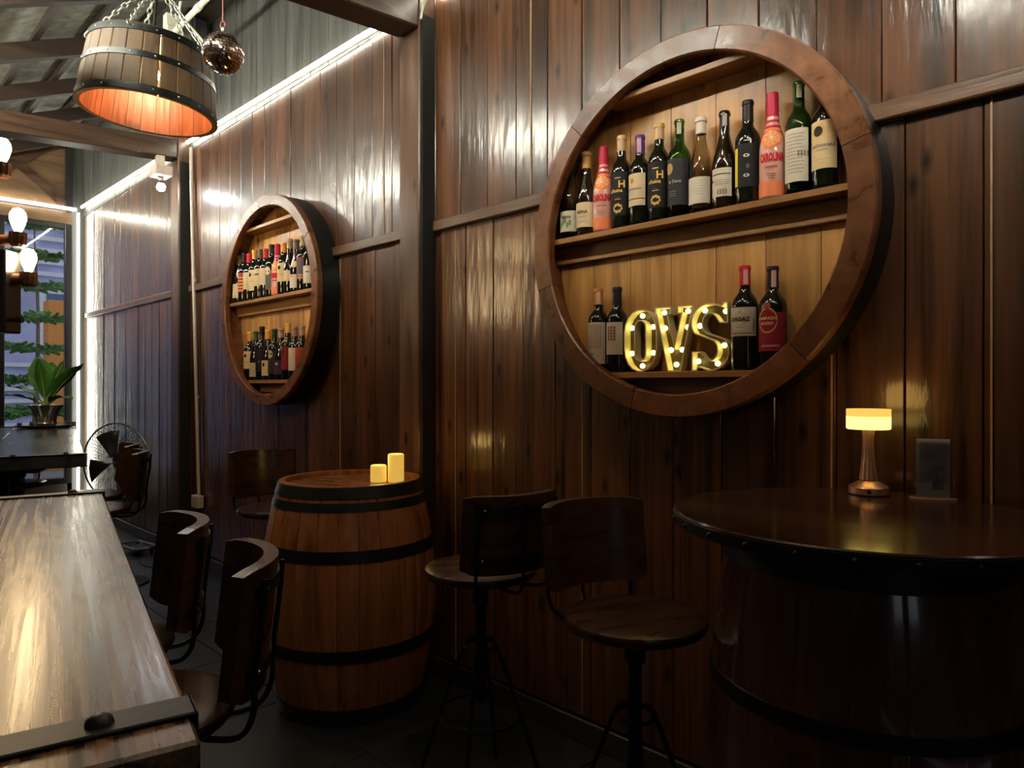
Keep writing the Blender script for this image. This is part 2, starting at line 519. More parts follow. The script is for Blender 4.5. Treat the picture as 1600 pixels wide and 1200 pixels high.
# ---- back wall with the window
bw = tag(empty('wall_back', kind='structure'))
X0 = XL
box('gable_board', X0 - .06, X0 - .02, YB, 1.86, 3.13, 3.98, M['gable'], bw)
box('corner_panel', X0 - .06, X0 - .02, 1.86, YW + .05, 0, 3.98, M['grey'], bw)
box('lintel', X0 - .10, X0 - .01, YB, 1.90, 2.96, 3.09, M['gable'], bw, .004)
box('side_panel', X0 - .10, X0 - .02, YB, .30, .30, 2.96, M['plaster'], bw)
box('parapet', X0 - .10, X0 - .02, YB, 1.90, 0, .30, M['plaster'], bw)
for (ya, za, yb, zb) in ((1.02, 3.15, 1.84, 3.86), (1.84, 3.15, 1.02, 3.86)):
    d = Vector((0, yb - ya, zb - za)); n_ = Vector((0, -d.z, d.y)).normalized() * .045
    bm = bmesh.new()
    c = [Vector((0, ya, za)) - n_, Vector((0, ya, za)) + n_, Vector((0, yb, zb)) + n_, Vector((0, yb, zb)) - n_]
    A = [bm.verts.new((X0 - .02, v.y, v.z)) for v in c]; B = [bm.verts.new((X0 + (.012 if ya < 1.5 else .004), v.y, v.z)) for v in c]
    bm.faces.new(A); bm.faces.new(B)
    for i in range(4): bm.faces.new((A[i], A[(i + 1) % 4], B[(i + 1) % 4], B[i]))
    finish(bm, 'brace', M['beam'], bw)
box('gable_stud', X0 - .02, X0 + .03, 1.84, 1.90, 3.1, 3.95, M['dark'], bw)
w1 = tag(empty('window_1', kind='structure'))
for (ya, yb) in ((1.84, 1.90), (1.27, 1.33), (.30, .36)):
    box('mullion', X0 - .08, X0 - .01, ya, yb, .30, 2.96, M['black'], w1, .004)
box('head_frame', X0 - .08, X0 - .012, .30, 1.90, 2.91, 2.96, M['black'], w1, .004)
box('sill_frame', X0 - .08, X0 - .012, .30, 1.90, .30, .36, M['black'], w1, .004)
for (ya, yb) in ((1.33, 1.84), (.36, 1.27)):
    box('pane', X0 - .048, X0 - .044, ya, yb, .36, 2.91, M['glass'], w1)

# ---- walls behind the camera
tag(box('wall_left', XL - .1, XR, YB - .12, YB, 0, 2.42, M['plaster']), kind='structure')
wn = tag(empty('wall_near', kind='structure'))
WA, WB, WC, WD = -.50, .15, .85, 1.55
for q in ((YB - .1, WA, 0, 4.0), (WB, YW + .1, 0, 4.0), (WA, WB, 0, WC), (WA, WB, WD, 4.0)):
    box('wall_panel', XR, XR + .1, q[0], q[1], q[2], q[3], M['plaster'], wn)
w2 = tag(empty('window_2', kind='structure'))
box('pane', XR + .05, XR + .055, WA, WB, WC, WD, M['glass'], w2)
for q in ((WA, WA + .03, WC, WD), (WB - .03, WB, WC, WD), (WA, WB, WC, WC + .03), (WA, WB, WD - .03, WD)):
    box('frame_bar', XR + .03, XR + .08, q[0], q[1], q[2], q[3], M['black'], w2)

# ---- white light strips
def led(pts, r, label, sleeve=True):
    o = empty('led_strip', pts[0], 0, label, 'light strip', 'white strip lights under the roof')
    q = [Vector(p) - Vector(pts[0]) for p in pts]
    tube('glow_tube', q, r, M['led'], o, 6)
    if sleeve:
        tube('sleeve', [p + Vector((0, 0, -.022)) for p in q], .0035, M['ledoff'], o, 6)
    return o
led([(-5.40, 1.972, 3.105), (-2.675, 1.972, 3.065)], .011, 'white strip light along grey wall boards behind the disco ball')
led([(-8.28, 1.972, 3.145), (-5.60, 1.972, 3.115)], .011, 'white strip light on plank wall between window corner and emergency lamp')
led([(-2.50, 1.972, 3.065), (1.45, 1.972, 3.065)], .011, 'white strip light on the wall above the big round cabinet')
led([(XL + .03, -1.5, 3.115), (XL + .03, 1.93, 3.115)], .013, 'white strip light running over the window head')
vs_ = led([(XL + .035, 1.945, .12), (XL + .035, 1.945, 3.08)], .014, 'upright white strip light in the corner beside window', False)
vs_.children[0].data.materials[0] = M['led_soft']
cove = led([(-8.2, .35, 3.078), (1.45, .35, 3.078)], .016, 'white strip light above the added shading beam over the bar counter', False)
cove.children[0].data.materials[0] = M['led_bright']
tag(box('trim_30', XL + .02, XR - .02, .25, .45, 2.90, 2.998, M['beamx'], None, .005), kind='structure')  # unseen beam, added to block the strip's light from the lower wall

lead = tube('led_cable', smooth_path([(-2.44, 1.955, 3.06), (-2.47, 1.93, 3.02), (-2.50, 1.925, 2.98), (-2.505, 1.920, 2.93)], 5), .006, M['ledoff'], None, 6)
tag(lead, 'pale loose strip light lead curling at the top of brown post', 'cable')

# ================================================================== ROUND WALL CABINETS
def clip_board(x0, x1, r, nseg=6):
    """polygon of a vertical strip x0..x1 cut by a circle of radius r"""
    x0, x1 = max(x0, -r * .999), min(x1, r * .999)
    xs = [x0 + (x1 - x0) * i / nseg for i in range(nseg + 1)]
    up = [(x, math.sqrt(r * r - x * x)) for x in xs]
    dn = [(x, -math.sqrt(r * r - x * x)) for x in reversed(xs)]
    return up + dn

def cabinet(x, z, ro, ri, label, nseg, seg0, shelves):
    """origin at ring centre, back plane y=0 on the wall, front at y=-.14"""
    c = empty('round_wall_cabinet', (x, YW - .002, z), 0, label, 'wall cabinet', 'round barrel cabinets on the plank wall')
    D = .14; rc = ro - .022
    # outer drum with iron look
    prof = [(ro - .012, 0), (ro - .004, 0), (ro - .004, D - .03), (ro - .012, D - .03)]
    def turn(o):
        o.rotation_euler = (R(90), 0, 0); return o
    turn(lathe('drum_band', prof, M['hoop'], c, 64, True, True, R(30)))
    turn(lathe('inner_lining', [(rc, .005), (rc + .008, .005), (rc + .008, D - .033), (rc, D - .033)], M['ring'], c, 64, True, True, R(30)))
    # front rim of wooden segments
    for k in range(nseg):
        a0 = seg0 + 2 * PI * k / nseg + .0022; a1 = seg0 + 2 * PI * (k + 1) / nseg - .0022
        b = .005
        pr = [(ri, D - .032), (ri, D - b), (ri + b, D), (ro - b, D), (ro, D - b), (ro, D - .032)]
        s = turn(lathe('rim_segment', pr, M['ring'], c, 14, True, True, R(20), a0=a0, a1=a1))
    # back boards
    n = 7; w = 2 * (rc - .001) / n
    for k in range(n):
        x0 = -(rc - .001) + k * w
        prism('back_board', clip_board(x0 + .0012, x0 + w - .0012, rc - .001), -.022, -.006, M['pine'], c)
    # shelves
    for (h, cleat) in shelves:
        zz = h - z
        hw = math.sqrt(max(.001, rc * rc - zz * zz)) - .004
        box('shelf', -hw, hw, -.104, -.0225, zz - .020, zz, M['pinex'], c, .002)
        if cleat:
            z1 = zz - .021; z0 = z1 - cleat
            zm = max(abs(z0), abs(z1))
            hw2 = math.sqrt(max(.001, rc * rc - zm * zm)) - .004
            box('cleat', -hw2, hw2, -.045, -.0225, z0, z1, M['pinex'], c, .002)
    return c

CAB1 = (-1.175, 1.784); CAB2 = (-3.91, 1.795)
SH_MAIN, SH_LOW, SH_TOP = 1.825, 1.345, 2.262
cabinet(CAB1[0], CAB1[1], .582, .510, 'big round wooden wall cabinet holding the lit letters and bottles', 6, .25, [(SH_MAIN, .060), (SH_LOW, .05), (SH_TOP, 0)])
cabinet(CAB2[0], CAB2[1], .610, .545, 'far round wooden wall cabinet crowded with bottles behind the standing barrel', 4, .55, [(SH_MAIN, .060), (SH_LOW - .01, .05), (SH_TOP, 0)])

# ================================================================== BOTTLES
def glass_solid(name, col, rough=.06, spec=.5):
    return plain(name, col, rough, 0, spec, noise_amt=.05, coat=.3)
def glass_clear(name, col):
    return plain(name, col, .03, trans=1.0, ior=1.35, noise_amt=0.0)
GL = {
    'dark': glass_solid('glass_black_green', (.0045, .006, .003)),
    'brown': glass_solid('glass_brown', (.010, .006, .002)),
    'green': glass_clear('glass_green', (.16, .38, .10)),
    'clear': glass_clear('glass_clear', (.90, .86, .76)),
    'pink': glass_solid('sangria_pink', (.66, .36, .30), .12),
}
_pm = {}
def ink(col, rough=.5, metal=0):
    k = (col, rough, metal)
    if k not in _pm:
        _pm[k] = plain('print_%02d' % len(_pm), col, rough, metal, .2, noise_amt=.06)
    return _pm[k]
CREAM = (.62, .50, .33); PALE = (.60, .55, .46); BLACK = (.012, .011, .012); GOLD = (.72, .48, .14)
RED = (.42, .016, .022); ORANGE = (.80, .20, .05); TAN = (.60, .36, .13); GREY = (.10, .10, .10)

def profile(kind, h, r):
    if kind == 'bordeaux':
        p = [(0, .004), (r * .80, 0), (r * .97, .004), (r, .010), (r, h * .60), (r * .97, h * .635), (r * .86, h * .675), (r * .66, h * .715), (r * .46, h * .75), (.0155, h * .79), (.0145, h * .955), (.0165, h * .96), (.0165, h * .985), (.0150, h), (0, h)]
    elif kind == 'burgundy':
        p = [(0, .004), (r * .80, 0), (r * .97, .004), (r, .010), (r, h * .42), (r * .97, h * .47), (r * .87, h * .54), (r * .70, h * .62), (r * .53, h * .70), (r * .42, h * .77), (.0150, h * .84), (.0145, h * .95), (.0175, h * .955), (.0175, h * .985), (.0150, h), (0, h)]
    else:   # sangria bottle
        p = [(0, .004), (r * .80, 0), (r * .97, .004), (r, .010), (r, h * .44), (r * .97, h * .50), (r * .86, h * .57), (r * .66, h * .65), (r * .50, h * .72), (.0165, h * .79), (.0155, h * .97), (.0140, h), (0, h)]
    return p

def rad_at(prof, z):
    for (r0, z0), (r1, z1) in zip(prof[1:-1], prof[2:-1]):
        if z0 <= z <= z1 and z1 > z0: return r0 + (r1 - r0) * (z - z0) / (z1 - z0)
    return prof[3][0]

def text_mesh(s, size, bold=.025):
    cu = bpy.data.curves.new('t', 'FONT'); cu.body = s; cu.size = size; cu.offset = size * bold; cu.align_x = 'CENTER'; cu.align_y = 'CENTER'; cu.resolution_u = 2
    o = bpy.data.objects.new('t', cu); COL.objects.link(o)
    dg = bpy.context.evaluated_depsgraph_get()
    me = bpy.data.meshes.new_from_object(o.evaluated_get(dg))
    bpy.data.objects.remove(o); bpy.data.curves.remove(cu)
    return me

def wrap(me, name, prof, zc, a0, off, mat, parent, sx=1.0):
    """bend a flat xy mesh round the bottle: x -> angle, y -> height"""
    for v in me.vertices:
        z = zc + v.co.y
        rr = rad_at(prof, z) + off
        a = -PI / 2 + a0 + v.co.x * sx / rr
        v.co = Vector((rr * math.cos(a), rr * math.sin(a), z))
    me.materials.clear(); me.materials.append(mat)
    me.name = name
    return link(name, me, parent)

def patch(name, prof, z0, z1, a0, width, off, mat, parent, nu=10, nv=4, shape=None):
    """label patch; width in metres along the girth; shape: None or 'ellipse'"""
    me = bpy.data.meshes.new(name)
    if shape == 'ellipse':
        vs = [(0, 0, 0)] + [(math.cos(2 * PI * i / 18) * width / 2, math.sin(2 * PI * i / 18) * (z1 - z0) / 2, 0) for i in range(18)]
        me.from_pydata(vs, [], [(0, i + 1, (i + 1) % 18 + 1) for i in range(18)])
        return wrap(me, name, prof, (z0 + z1) / 2, a0, off, mat, parent)
    vs = [(-width / 2 + width * i / nu, z0 + (z1 - z0) * j / nv, 0) for j in range(nv + 1) for i in range(nu + 1)]
    fs = [(j * (nu + 1) + i, j * (nu + 1) + i + 1, (j + 1) * (nu + 1) + i + 1, (j + 1) * (nu + 1) + i) for j in range(nv) for i in range(nu)]
    me.from_pydata(vs, [], fs)
    o = wrap(me, name, prof, 0, a0, off, mat, parent)
    for p in o.data.polygons: p.use_smooth = True
    return o

def bottle(loc, rz, label, kind='bordeaux', glass='dark', h=.300, r=.0370, cap=None, cap_len=.055, lab=None, deco=(), group='wine bottles in the cabinets', tax=None, n=20):
    o = empty('wine_bottle', loc, rz, label, 'bottle', group)
    prof = profile(kind, h, r)
    if glass in ('green', 'clear'):
        t = .0032
        inner = [(max(.0, rr - t), min(zz, h - .001)) for rr, zz in prof[3:-2]]
        inner = [(0, .012), (inner[0][0], .014)] + inner[1:]
        prof2 = prof[:-1] + [(prof[-2][0] - t, h)] + inner[::-1]
        lathe('glass_body', prof2, GL[glass], o, n, False, True, R(60))
    else:
        lathe('glass_body', prof, GL[glass], o, n, False, True, R(50))
    if cap:
        c0 = h - cap_len
        cp = [(rad_at(prof, c0) + .0008, c0)] + [(rr + .0008, zz) for rr, zz in prof if c0 < zz < h * .999 and rr > .005] + [(.0155, h + .0006), (0, h + .0008)]
        lathe('capsule', cp, ink(cap, .35), o, n, False, True, R(50))
    if tax:
        patch('tax_stamp', prof, h - cap_len * .95, h - .012, .35, .014, .0018, ink(tax), o, 3, 2)
    if lab:
        col, z0, z1, wd = lab
        z1 = min(z1, h * (.595 if kind == 'bordeaux' else .425))
        patch('label_paper', prof, z0, z1, 0, wd, .0006, ink(col), o)
    for d in deco:
        t = d[0]
        if t == 'text':
            _, s, size, z, col, dx = d
            me = text_mesh(s, size)
            wrap(me, 'print_lettering', prof, z, dx / r, .0024, ink(col), o)
        elif t == 'dot':
            _, z, w, hh, col, dx = d[:6]
            patch('print_mark', prof, z - hh / 2, z + hh / 2, dx / r, w, d[6] if len(d) > 6 else .0012, ink(col), o, shape='ellipse')
        elif t == 'bar':
            _, z, w, hh, col, dx = d[:6]
            patch('print_mark', prof, z - hh / 2, z + hh / 2, dx / r, w, d[6] if len(d) > 6 else .0011, ink(col), o, 6, 1)
    return o

def lines(z, n, w, step, col, dx=0):
    return [('bar', z - i * step, w * (1 if i % 2 == 0 else .8), .0012, col, dx) for i in range(n)]
def barcode(z, dx, col=BLACK):
    return [('bar', z, .0012 if i % 2 else .0022, .016, col, dx + (i - 3) * .0042) for i in range(7)]
def gear(z, col, hole, R_=.017):
    d = [('dot', z, 2 * R_, 2 * R_, col, 0, .0012), ('dot', z, R_ * .9, R_ * .9, hole, 0, .0020)]
    for k in range(8):
        a = k * PI / 4 + .2
        d.append(('dot', z + math.sin(a) * R_ * .98, .006, .006, hole, math.cos(a) * R_ * .98, .0020))
    return d
def orange_slice(z):
    d = [('dot', z, .062, .058, ORANGE, 0, .0010), ('dot', z, .050, .047, (.85, .30, .09), 0, .0016)]
    return d

def carolina(loc, rz, label, h=.300, detail=True, br=.0362):
    o = bottle(loc, rz, label, 'sangria', 'pink', h, br, cap=(.46, .020, .055), cap_len=.062,
               lab=None, deco=[])
    prof = profile('sangria', h, br)
    def band(z0, z1, col, off):
        pr = [(rad_at(prof, z0 + (z1 - z0) * i / 4) + off, z0 + (z1 - z0) * i / 4) for i in range(5)]
        lathe('printed_band', pr, ink(col), o, 20, False, True)
    band(.006, .048, (.80, .235, .11), .0006)
    for k in range(4):
        band(.182 + k * .017, .190 + k * .017, (.50, .02, .045), .0006)
    for d in orange_slice(.168):
        _, z, w, hh, col, dx, off = d
        patch('print_mark', prof, z - hh / 2, z + hh / 2, dx / br, w, off, ink(col), o, shape='ellipse')
    for k in range(4):
        a = k * PI / 4 + .2; dx_, dy_ = math.cos(a), math.sin(a); vs = []
        for t in range(-4, 5):
            for q in (-.0009, .0009): vs.append((dx_ * t * .0058 - dy_ * q, dy_ * t * .0055 + dx_ * q, 0))
        me = bpy.data.meshes.new('print_mark')
        me.from_pydata(vs, [], [(2 * i, 2 * i + 1, 2 * i + 3, 2 * i + 2) for i in range(8)])
        wrap(me, 'print_mark', prof, .168, 0, .0022, ink((.90, .66, .45)), o)
    if detail:
        ct = text_mesh('CAROLINA', .0140, .06)
        for v in ct.vertices: v.co.y *= 2.2
        wrap(ct, 'print_lettering', prof, .112, 0, .0016, ink((.50, .015, .03)), o)
        wrap(text_mesh('SANGRIA', .0085), 'print_lettering', prof, .086, 0, .0016, ink((.30, .06, .05)), o)
        for i in range(3):
            patch('print_mark', prof, .066 - i * .006, .0678 - i * .006, 0, .026 - i * .004, .0012, ink((.32, .10, .08)), o, 5, 1)
    else:
        patch('print_mark', prof, .098, .128, 0, .058, .0012, ink((.50, .015, .03)), o, 6, 1)
        patch('print_mark', prof, .080, .088, 0, .040, .0012, ink((.40, .05, .05)), o, 6, 1)
    return o

YBOT = 1.930
def on(x, sh, y=YBOT): return (x, y, sh + .0003)
U = 'upper shelf of the big round cabinet'
# ---- big cabinet, upper shelf
bottle(on(-1.643, SH_MAIN), R(14), 'clear bottle with green cap and leafy pale label, leftmost on big cabinet shelf', 'burgundy', 'clear', .292, .0362, (.035, .10, .04), .050,
       ((.52, .50, .40), .022, .095, .075), [('text', 'REINA', .0135, .072, BLACK, 0)] + [('dot', .045 + .008 * (k % 3), .010, .022, (.18, .24, .12), -.022 + .009 * k) for k in range(5)])
bottle(on(-1.569, SH_MAIN), R(12), 'brown bottle with gold capsule and cream label beside the clear green-capped one', 'burgundy', 'brown', .294, .0362, (.62, .36, .10), .058,
       (CREAM, .026, .112, .082), [('text', 'REINA', .0150, .078, BLACK, 0)] + lines(.062, 2, .03, .018, GREY))
carolina(on(-1.494, SH_MAIN), R(26), 'pink sangria bottle with orange slice, nearer the left end of the shelf', .294)
bottle(on(-1.418, SH_MAIN), R(14), 'black-labelled bottle with gold wheel directly right of the left sangria bottle', 'bordeaux', 'dark', .313, .0362, TAN, .052,
       ((.010, .009, .011), .040, .187, .090), [('text', 'H', .034, .142, GOLD, .014), ('text', 'aReina', .0165, .122, GOLD, -.004), ('bar', .165, .020, .003, GOLD, 0), ('bar', .100, .016, .002, GREY, 0), ('bar', .094, .022, .002, GOLD, 0)] + gear(.064, GOLD, BLACK), tax=(.55, .40, .30))
bottle(on(-1.344, SH_MAIN), R(4), 'dark bottle with purple capsule and tall cream label between two gold-wheel bottles', 'bordeaux', 'dark', .296, .0362, (.10, .035, .20), .062,
       (CREAM, .060, .165, .074), [('dot', .142, .024, .030, GOLD, -.008, .0010), ('dot', .142, .012, .018, (.30, .22, .12), -.008, .0018), ('text', 'ANTAWARA', .0085, .114, GREY, 0), ('bar', .082, .074, .003, BLACK, 0)], tax=(.50, .34, .34))
bottle(on(-1.270, SH_MAIN), R(14), 'black-labelled bottle with gold wheel standing beside the green bottle', 'bordeaux', 'dark', .315, .0362, TAN, .052,
       ((.010, .009, .011), .040, .187, .090), [('text', 'H', .034, .142, GOLD, .014), ('text', 'aReina', .0165, .122, GOLD, -.004), ('bar', .165, .020, .003, GOLD, 0), ('bar', .100, .016, .002, GREY, 0), ('bar', .094, .022, .002, GOLD, 0)] + gear(.064, GOLD, BLACK), tax=(.55, .40, .30))
bottle(on(-1.196, SH_MAIN), R(8), 'green glass bottle with charcoal label and gold disc', 'bordeaux', 'green', .308, .0362, None, .05,
       ((.030, .030, .034), .035, .180, .092), [('dot', .150, .030, .036, (.42, .26, .11), -.020), ('text', 'la Dana', .014, .108, (.35, .32, .30), 0)] + lines(.078, 3, .028, .007, (.30, .28, .26), -.008), tax=(.50, .47, .42))
bottle(on(-1.120, SH_MAIN), R(10), 'clear empty bottle with white capsule and pale wavy label', 'burgundy', 'clear', .294, .0362, (.66, .58, .50), .050,
       (PALE, .026, .106, .084), [('bar', .094 - .008 * k, .050 - .004 * k, .0010, (.36, .33, .28), .010) for k in range(6)])
bottle(on(-1.042, SH_MAIN), R(10), 'brown uncapped bottle with white printed back label and barcode', 'burgundy', 'brown', .292, .0362, None, .05,
       (PALE, .032, .116, .066), [('bar', .098, .060, .003, BLACK, 0), ('bar', .080, .052, .0012, GREY, 0), ('bar', .074, .056, .0012, GREY, 0), ('bar', .068, .050, .0012, GREY, 0), ('dot', .080, .008, .008, RED, -.028)] + barcode(.046, .004), tax=(.40, .38, .42))
bottle(on(-.968, SH_MAIN), R(20), 'dark bottle with black screw cap and black and yellow label', 'bordeaux', 'dark', .302, .0362, (.012, .012, .013), .062,
       ((.012, .012, .013), .045, .170, .080), [('bar', .105, .014, .110, (.75, .58, .05), -.033), ('dot', .135, .018, .010, PALE, 0), ('dot', .135, .006, .006, BLACK, 0, .0020), ('dot', .078, .018, .010, PALE, 0), ('dot', .078, .006, .006, BLACK, 0, .0020), ('dot', .104, .010, .016, GREY, .004), ('bar', .178, .022, .003, PALE, .004)])
carolina(on(-.894, SH_MAIN), R(20), 'pink sangria bottle with orange slice between black screw-cap and green bottles', .302)
bottle(on(-.819, SH_MAIN), R(6), 'green glass bottle with white back label and barcode near cabinet right rim', 'bordeaux', 'green', .312, .0362, None, .05,
       (PALE, .030, .175, .074), lines(.160, 12, .050, .0095, GREY) + barcode(.105, .022), tax=(.58, .55, .48))
bottle(on(-.745, SH_MAIN), R(4), 'dark bottle with cream label and black dot at the right end of shelf', 'bordeaux', 'dark', .300, .0362, (.012, .012, .013), .050,
       ((.66, .51, .29), .050, .178, .080), [('dot', .150, .038, .040, GOLD, -.010, .0010), ('dot', .150, .026, .028, (.03, .025, .02), -.010, .0018), ('text', 'ANTAWARA', .0115, .110, GREY, .002), ('bar', .099, .028, .0015, GREY, 0), ('bar', .075, .040, .0012, TAN, 0)])
# ---- big cabinet, lower shelf
mz = [('dot', .160 - .0075 * (k // 6), .0045, .0050, (.34, .17, .12), -.020 + .008 * (k % 6) + .002 * ((k // 6) % 2)) for k in range(66)]
bottle(on(-1.516, SH_LOW), R(16), 'dark bottle with orange capsule and speckled cream label left of the letters', 'bordeaux', 'dark', .290, .0362, (.60, .20, .05), .056,
       (PALE, .030, .172, .078), mz + [('text', 'BLIPO', .0090, .062, (.15, .08, .06), -.012), ('bar', .048, .014, .0015, GREY, -.006)], tax=(.70, .50, .38))
bottle(on(-1.441, SH_LOW, 1.936), R(12), 'dark bottle with black capsule and red flower label beside letter O', 'bordeaux', 'dark', .288, .0362, (.020, .018, .018), .062,
       (PALE, .060, .168, .070), [('dot', .150 - .010 * (k // 3), .009, .010, ((.40, .08, .07) if k % 2 else (.16, .16, .12)), -.016 + .011 * (k % 3)) for k in range(15)])
bottle(on(-.977, SH_LOW), R(14), 'green-black bottle with red capsule and hexagon label right of letter S', 'bordeaux', 'dark', .304, .0390, (.55, .018, .020), .058,
       (PALE, .098, .184, .088), [('dot', .146, .060, .066, (.70, .64, .55), -.006, .0010), ('text', 'DAGAZ', .0165, .146, BLACK, -.006), ('text', 'H', .0100, .166, (.45, .10, .08), -.006), ('bar', .132, .018, .002, TAN, -.004), ('bar', .124, .024, .0012, GREY, -.004), ('bar', .106, .080, .0035, (.25, .20, .15), 0), ('dot', .130, .010, .040, (.32, .28, .22), .034)], tax=(.75, .45, .45))
bottle(on(-.893, SH_LOW), R(14), 'dark bottle with red label and gold crest at right end of lower shelf', 'bordeaux', 'dark', .292, .0385, (.015, .014, .015), .062,
       ((.28, .022, .045), .052, .160, .090), [('dot', .138, .056, .072, (.75, .48, .12), -.008, .0010), ('dot', .138, .049, .064, (.30, .020, .035), -.008, .0016), ('dot', .178, .020, .020, (.35, .05, .04), -.008), ('text', 'CAMPASSO', .0115, .143, (.85, .62, .35), -.008), ('text', 'ROSSO', .0115, .129, (.85, .62, .35), -.008), ('bar', .112, .032, .002, GOLD, -.008), ('text', 'APPASSIMENTO', .0075, .066, (.75, .45, .35), 0)], tax=(.72, .40, .40))

# ---- far cabinet
def far_bottle(x, sh, i, row, desc, **kw):
    y = kw.pop('y', 1.93)
    kw.setdefault('deco', [])
    return bottle(on(x, sh, y), R(kw.pop('rz', 36)), desc, n=14, **kw)
ordn = ['first', 'second', 'third', 'fourth', 'fifth', 'sixth', 'seventh', 'eighth', 'ninth', 'tenth', 'eleventh', 'twelfth', 'thirteenth', 'fourteenth']
def lbl(i, d, row): return '%s bottle from left, far cabinet %s shelf, %s' % (ordn[i], row, d)
dotlab = [('dot', .150, .020, .024, BLACK, -.012), ('bar', .110, .030, .002, GREY, 0)]
ringlab = [('dot', .140, .024, .028, (.70, .52, .30), -.004), ('dot', .140, .018, .022, CREAM, -.004, .0019), ('bar', .100, .030, .002, TAN, 0)]
top = [
    ('tan capsule, low cream label', dict(kind='burgundy', cap=(.50, .28, .10), lab=(CREAM, .030, .118, .075))),
    ('red and gold label', dict(cap=(.05, .03, .03), lab=((.35, .05, .03), .060, .180, .080), deco=[('bar', .150 - .02 * k, .050, .007, (.70, .38, .12), 0) for k in range(5)])),
    ('red capsule, cream label with gold ring', dict(cap=(.62, .03, .06), lab=(CREAM, .070, .175, .080), deco=ringlab)),
    ('amber capsule, cream label with black dot', dict(cap=(.72, .38, .07), lab=((.66, .51, .29), .055, .180, .080), deco=dotlab)),
    ('grey capsule, cream label with green bar', dict(cap=(.14, .13, .09), lab=(CREAM, .075, .180, .080), deco=[('bar', .145, .030, .010, (.06, .11, .04), -.006)])),
    ('scarlet capsule, plain cream label', dict(cap=(.58, .05, .05), lab=(CREAM, .075, .185, .080), deco=ringlab[:2])),
    ('dark label with pale disc', dict(cap=(.04, .03, .03), lab=(GREY, .04, .15, .080), deco=[('dot', .150, .040, .050, CREAM, -.010)])),
    ('pink sangria with orange slice', 'C'),
    ('orange capsule, tall cream dotted label', dict(cap=(.76, .36, .08), lab=((.66, .51, .29), .070, .190, .080), deco=dotlab)),
    ('pale capsule over clear green neck', dict(kind='burgundy', glass='dark', cap=(.36, .26, .18), lab=(CREAM, .065, .125, .060))),
    ('grey tax stamp, low white label', dict(kind='burgundy', cap=(.12, .10, .08), lab=(PALE, .020, .095, .080), deco=[('dot', .082, .008, .010, RED, -.012), ('dot', .150, .030, .040, CREAM, 0)])),
    ('grey and coral label', dict(cap=(.40, .30, .14), lab=((.11, .10, .12), .060, .185, .080), deco=[('bar', .172, .060, .018, (.25, .06, .08), 0), ('dot', .075, .040, .026, (.65, .22, .14), 0)])),
    ('tan capsule beside rim, white label', dict(cap=(.70, .38, .10), lab=(PALE, .030, .125, .080), deco=[('dot', .092, .026, .006, BLACK, 0)])),
]
xs = [-4.398 + .0752 * i for i in range(13)]
for i, (d, kw) in enumerate(top):
    if kw == 'C':
        carolina(on(xs[i], SH_MAIN, 1.925), R(34), lbl(i, d, 'upper'), .300, False, .0362)
    else:
        kw.setdefault('h', .300 + .008 * math.sin(i * 2.3)); kw['r'] = .0362
        kw['y'] = 1.925
        far_bottle(xs[i], SH_MAIN, i, 'upper', lbl(i, d, 'upper'), **kw)
low = [
    ('amber capsule, cream label with black dot', dict(cap=(.74, .38, .08), lab=((.66, .51, .29), .070, .185, .080), deco=dotlab)),
    ('green cap and pale leafy label', dict(kind='burgundy', cap=(.035, .10, .04), lab=((.45, .42, .32), .020, .105, .080))),
    ('tall and black-labelled', dict(h=.322, cap=(.014, .013, .014), lab=((.014, .012, .013), .05, .19, .080), deco=[('dot', .110, .010, .010, (.35, .08, .12), 0)])),
    ('orange capsule, low cream dotted label', dict(kind='burgundy', cap=(.78, .34, .08), lab=((.66, .51, .29), .025, .115, .080), deco=[('dot', .090, .020, .022, BLACK, -.012)])),
    ('pale round disc on a dark label', dict(cap=(.02, .05, .03), lab=((.03, .03, .032), .035, .17, .080), deco=[('dot', .150, .036, .050, (.50, .42, .30), -.012)])),
    ('purple label with white curl', dict(kind='burgundy', cap=(.42, .26, .26), lab=((.05, .025, .09), .030, .110, .082), deco=[('dot', .092, .020, .014, PALE, -.012)])),
    ('amber capsule and wine-red label', dict(h=.322, cap=(.76, .42, .12), lab=((.20, .018, .022), .055, .190, .082), deco=[('dot', .160, .026, .030, (.05, .02, .02), -.02)])),
    ('tall white arched label', dict(cap=(.30, .20, .16), lab=(PALE, .050, .180, .062))),
    ('brick red label by the rim', dict(cap=(.40, .26, .20), lab=((.36, .06, .03), .060, .190, .080))),
]
xs = [-4.238 + .0820 * i for i in range(9)]
for i, (d, kw) in enumerate(low):
    kw.setdefault('h', .298); kw['r'] = .0370; kw['y'] = 1.925
    far_bottle(xs[i], SH_LOW - .01, i, 'lower', lbl(i, d, 'lower'), **kw)

# ================================================================== LIT LETTERS
def off_poly(poly, d):
    n = len(poly); out = []
    area = sum(poly[i][0] * poly[(i + 1) % n][1] - poly[(i + 1) % n][0] * poly[i][1] for i in range(n))
    sg = 1 if area > 0 else -1
    for i in range(n):
        p0, p1, p2 = Vector(poly[i - 1]), Vector(poly[i]), Vector(poly[(i + 1) % n])
        e1 = (p1 - p0).normalized(); e2 = (p2 - p1).normalized()
        n1 = Vector((e1.y, -e1.x)) * sg; n2 = Vector((e2.y, -e2.x)) * sg
        m = n1 + n2
        if m.length < 1e-6: m = n1
        m.normalize()
        k = max(.5, m.dot(n1))
        q = p1 - m * d / k
        out.append((q.x, q.y))
    return out

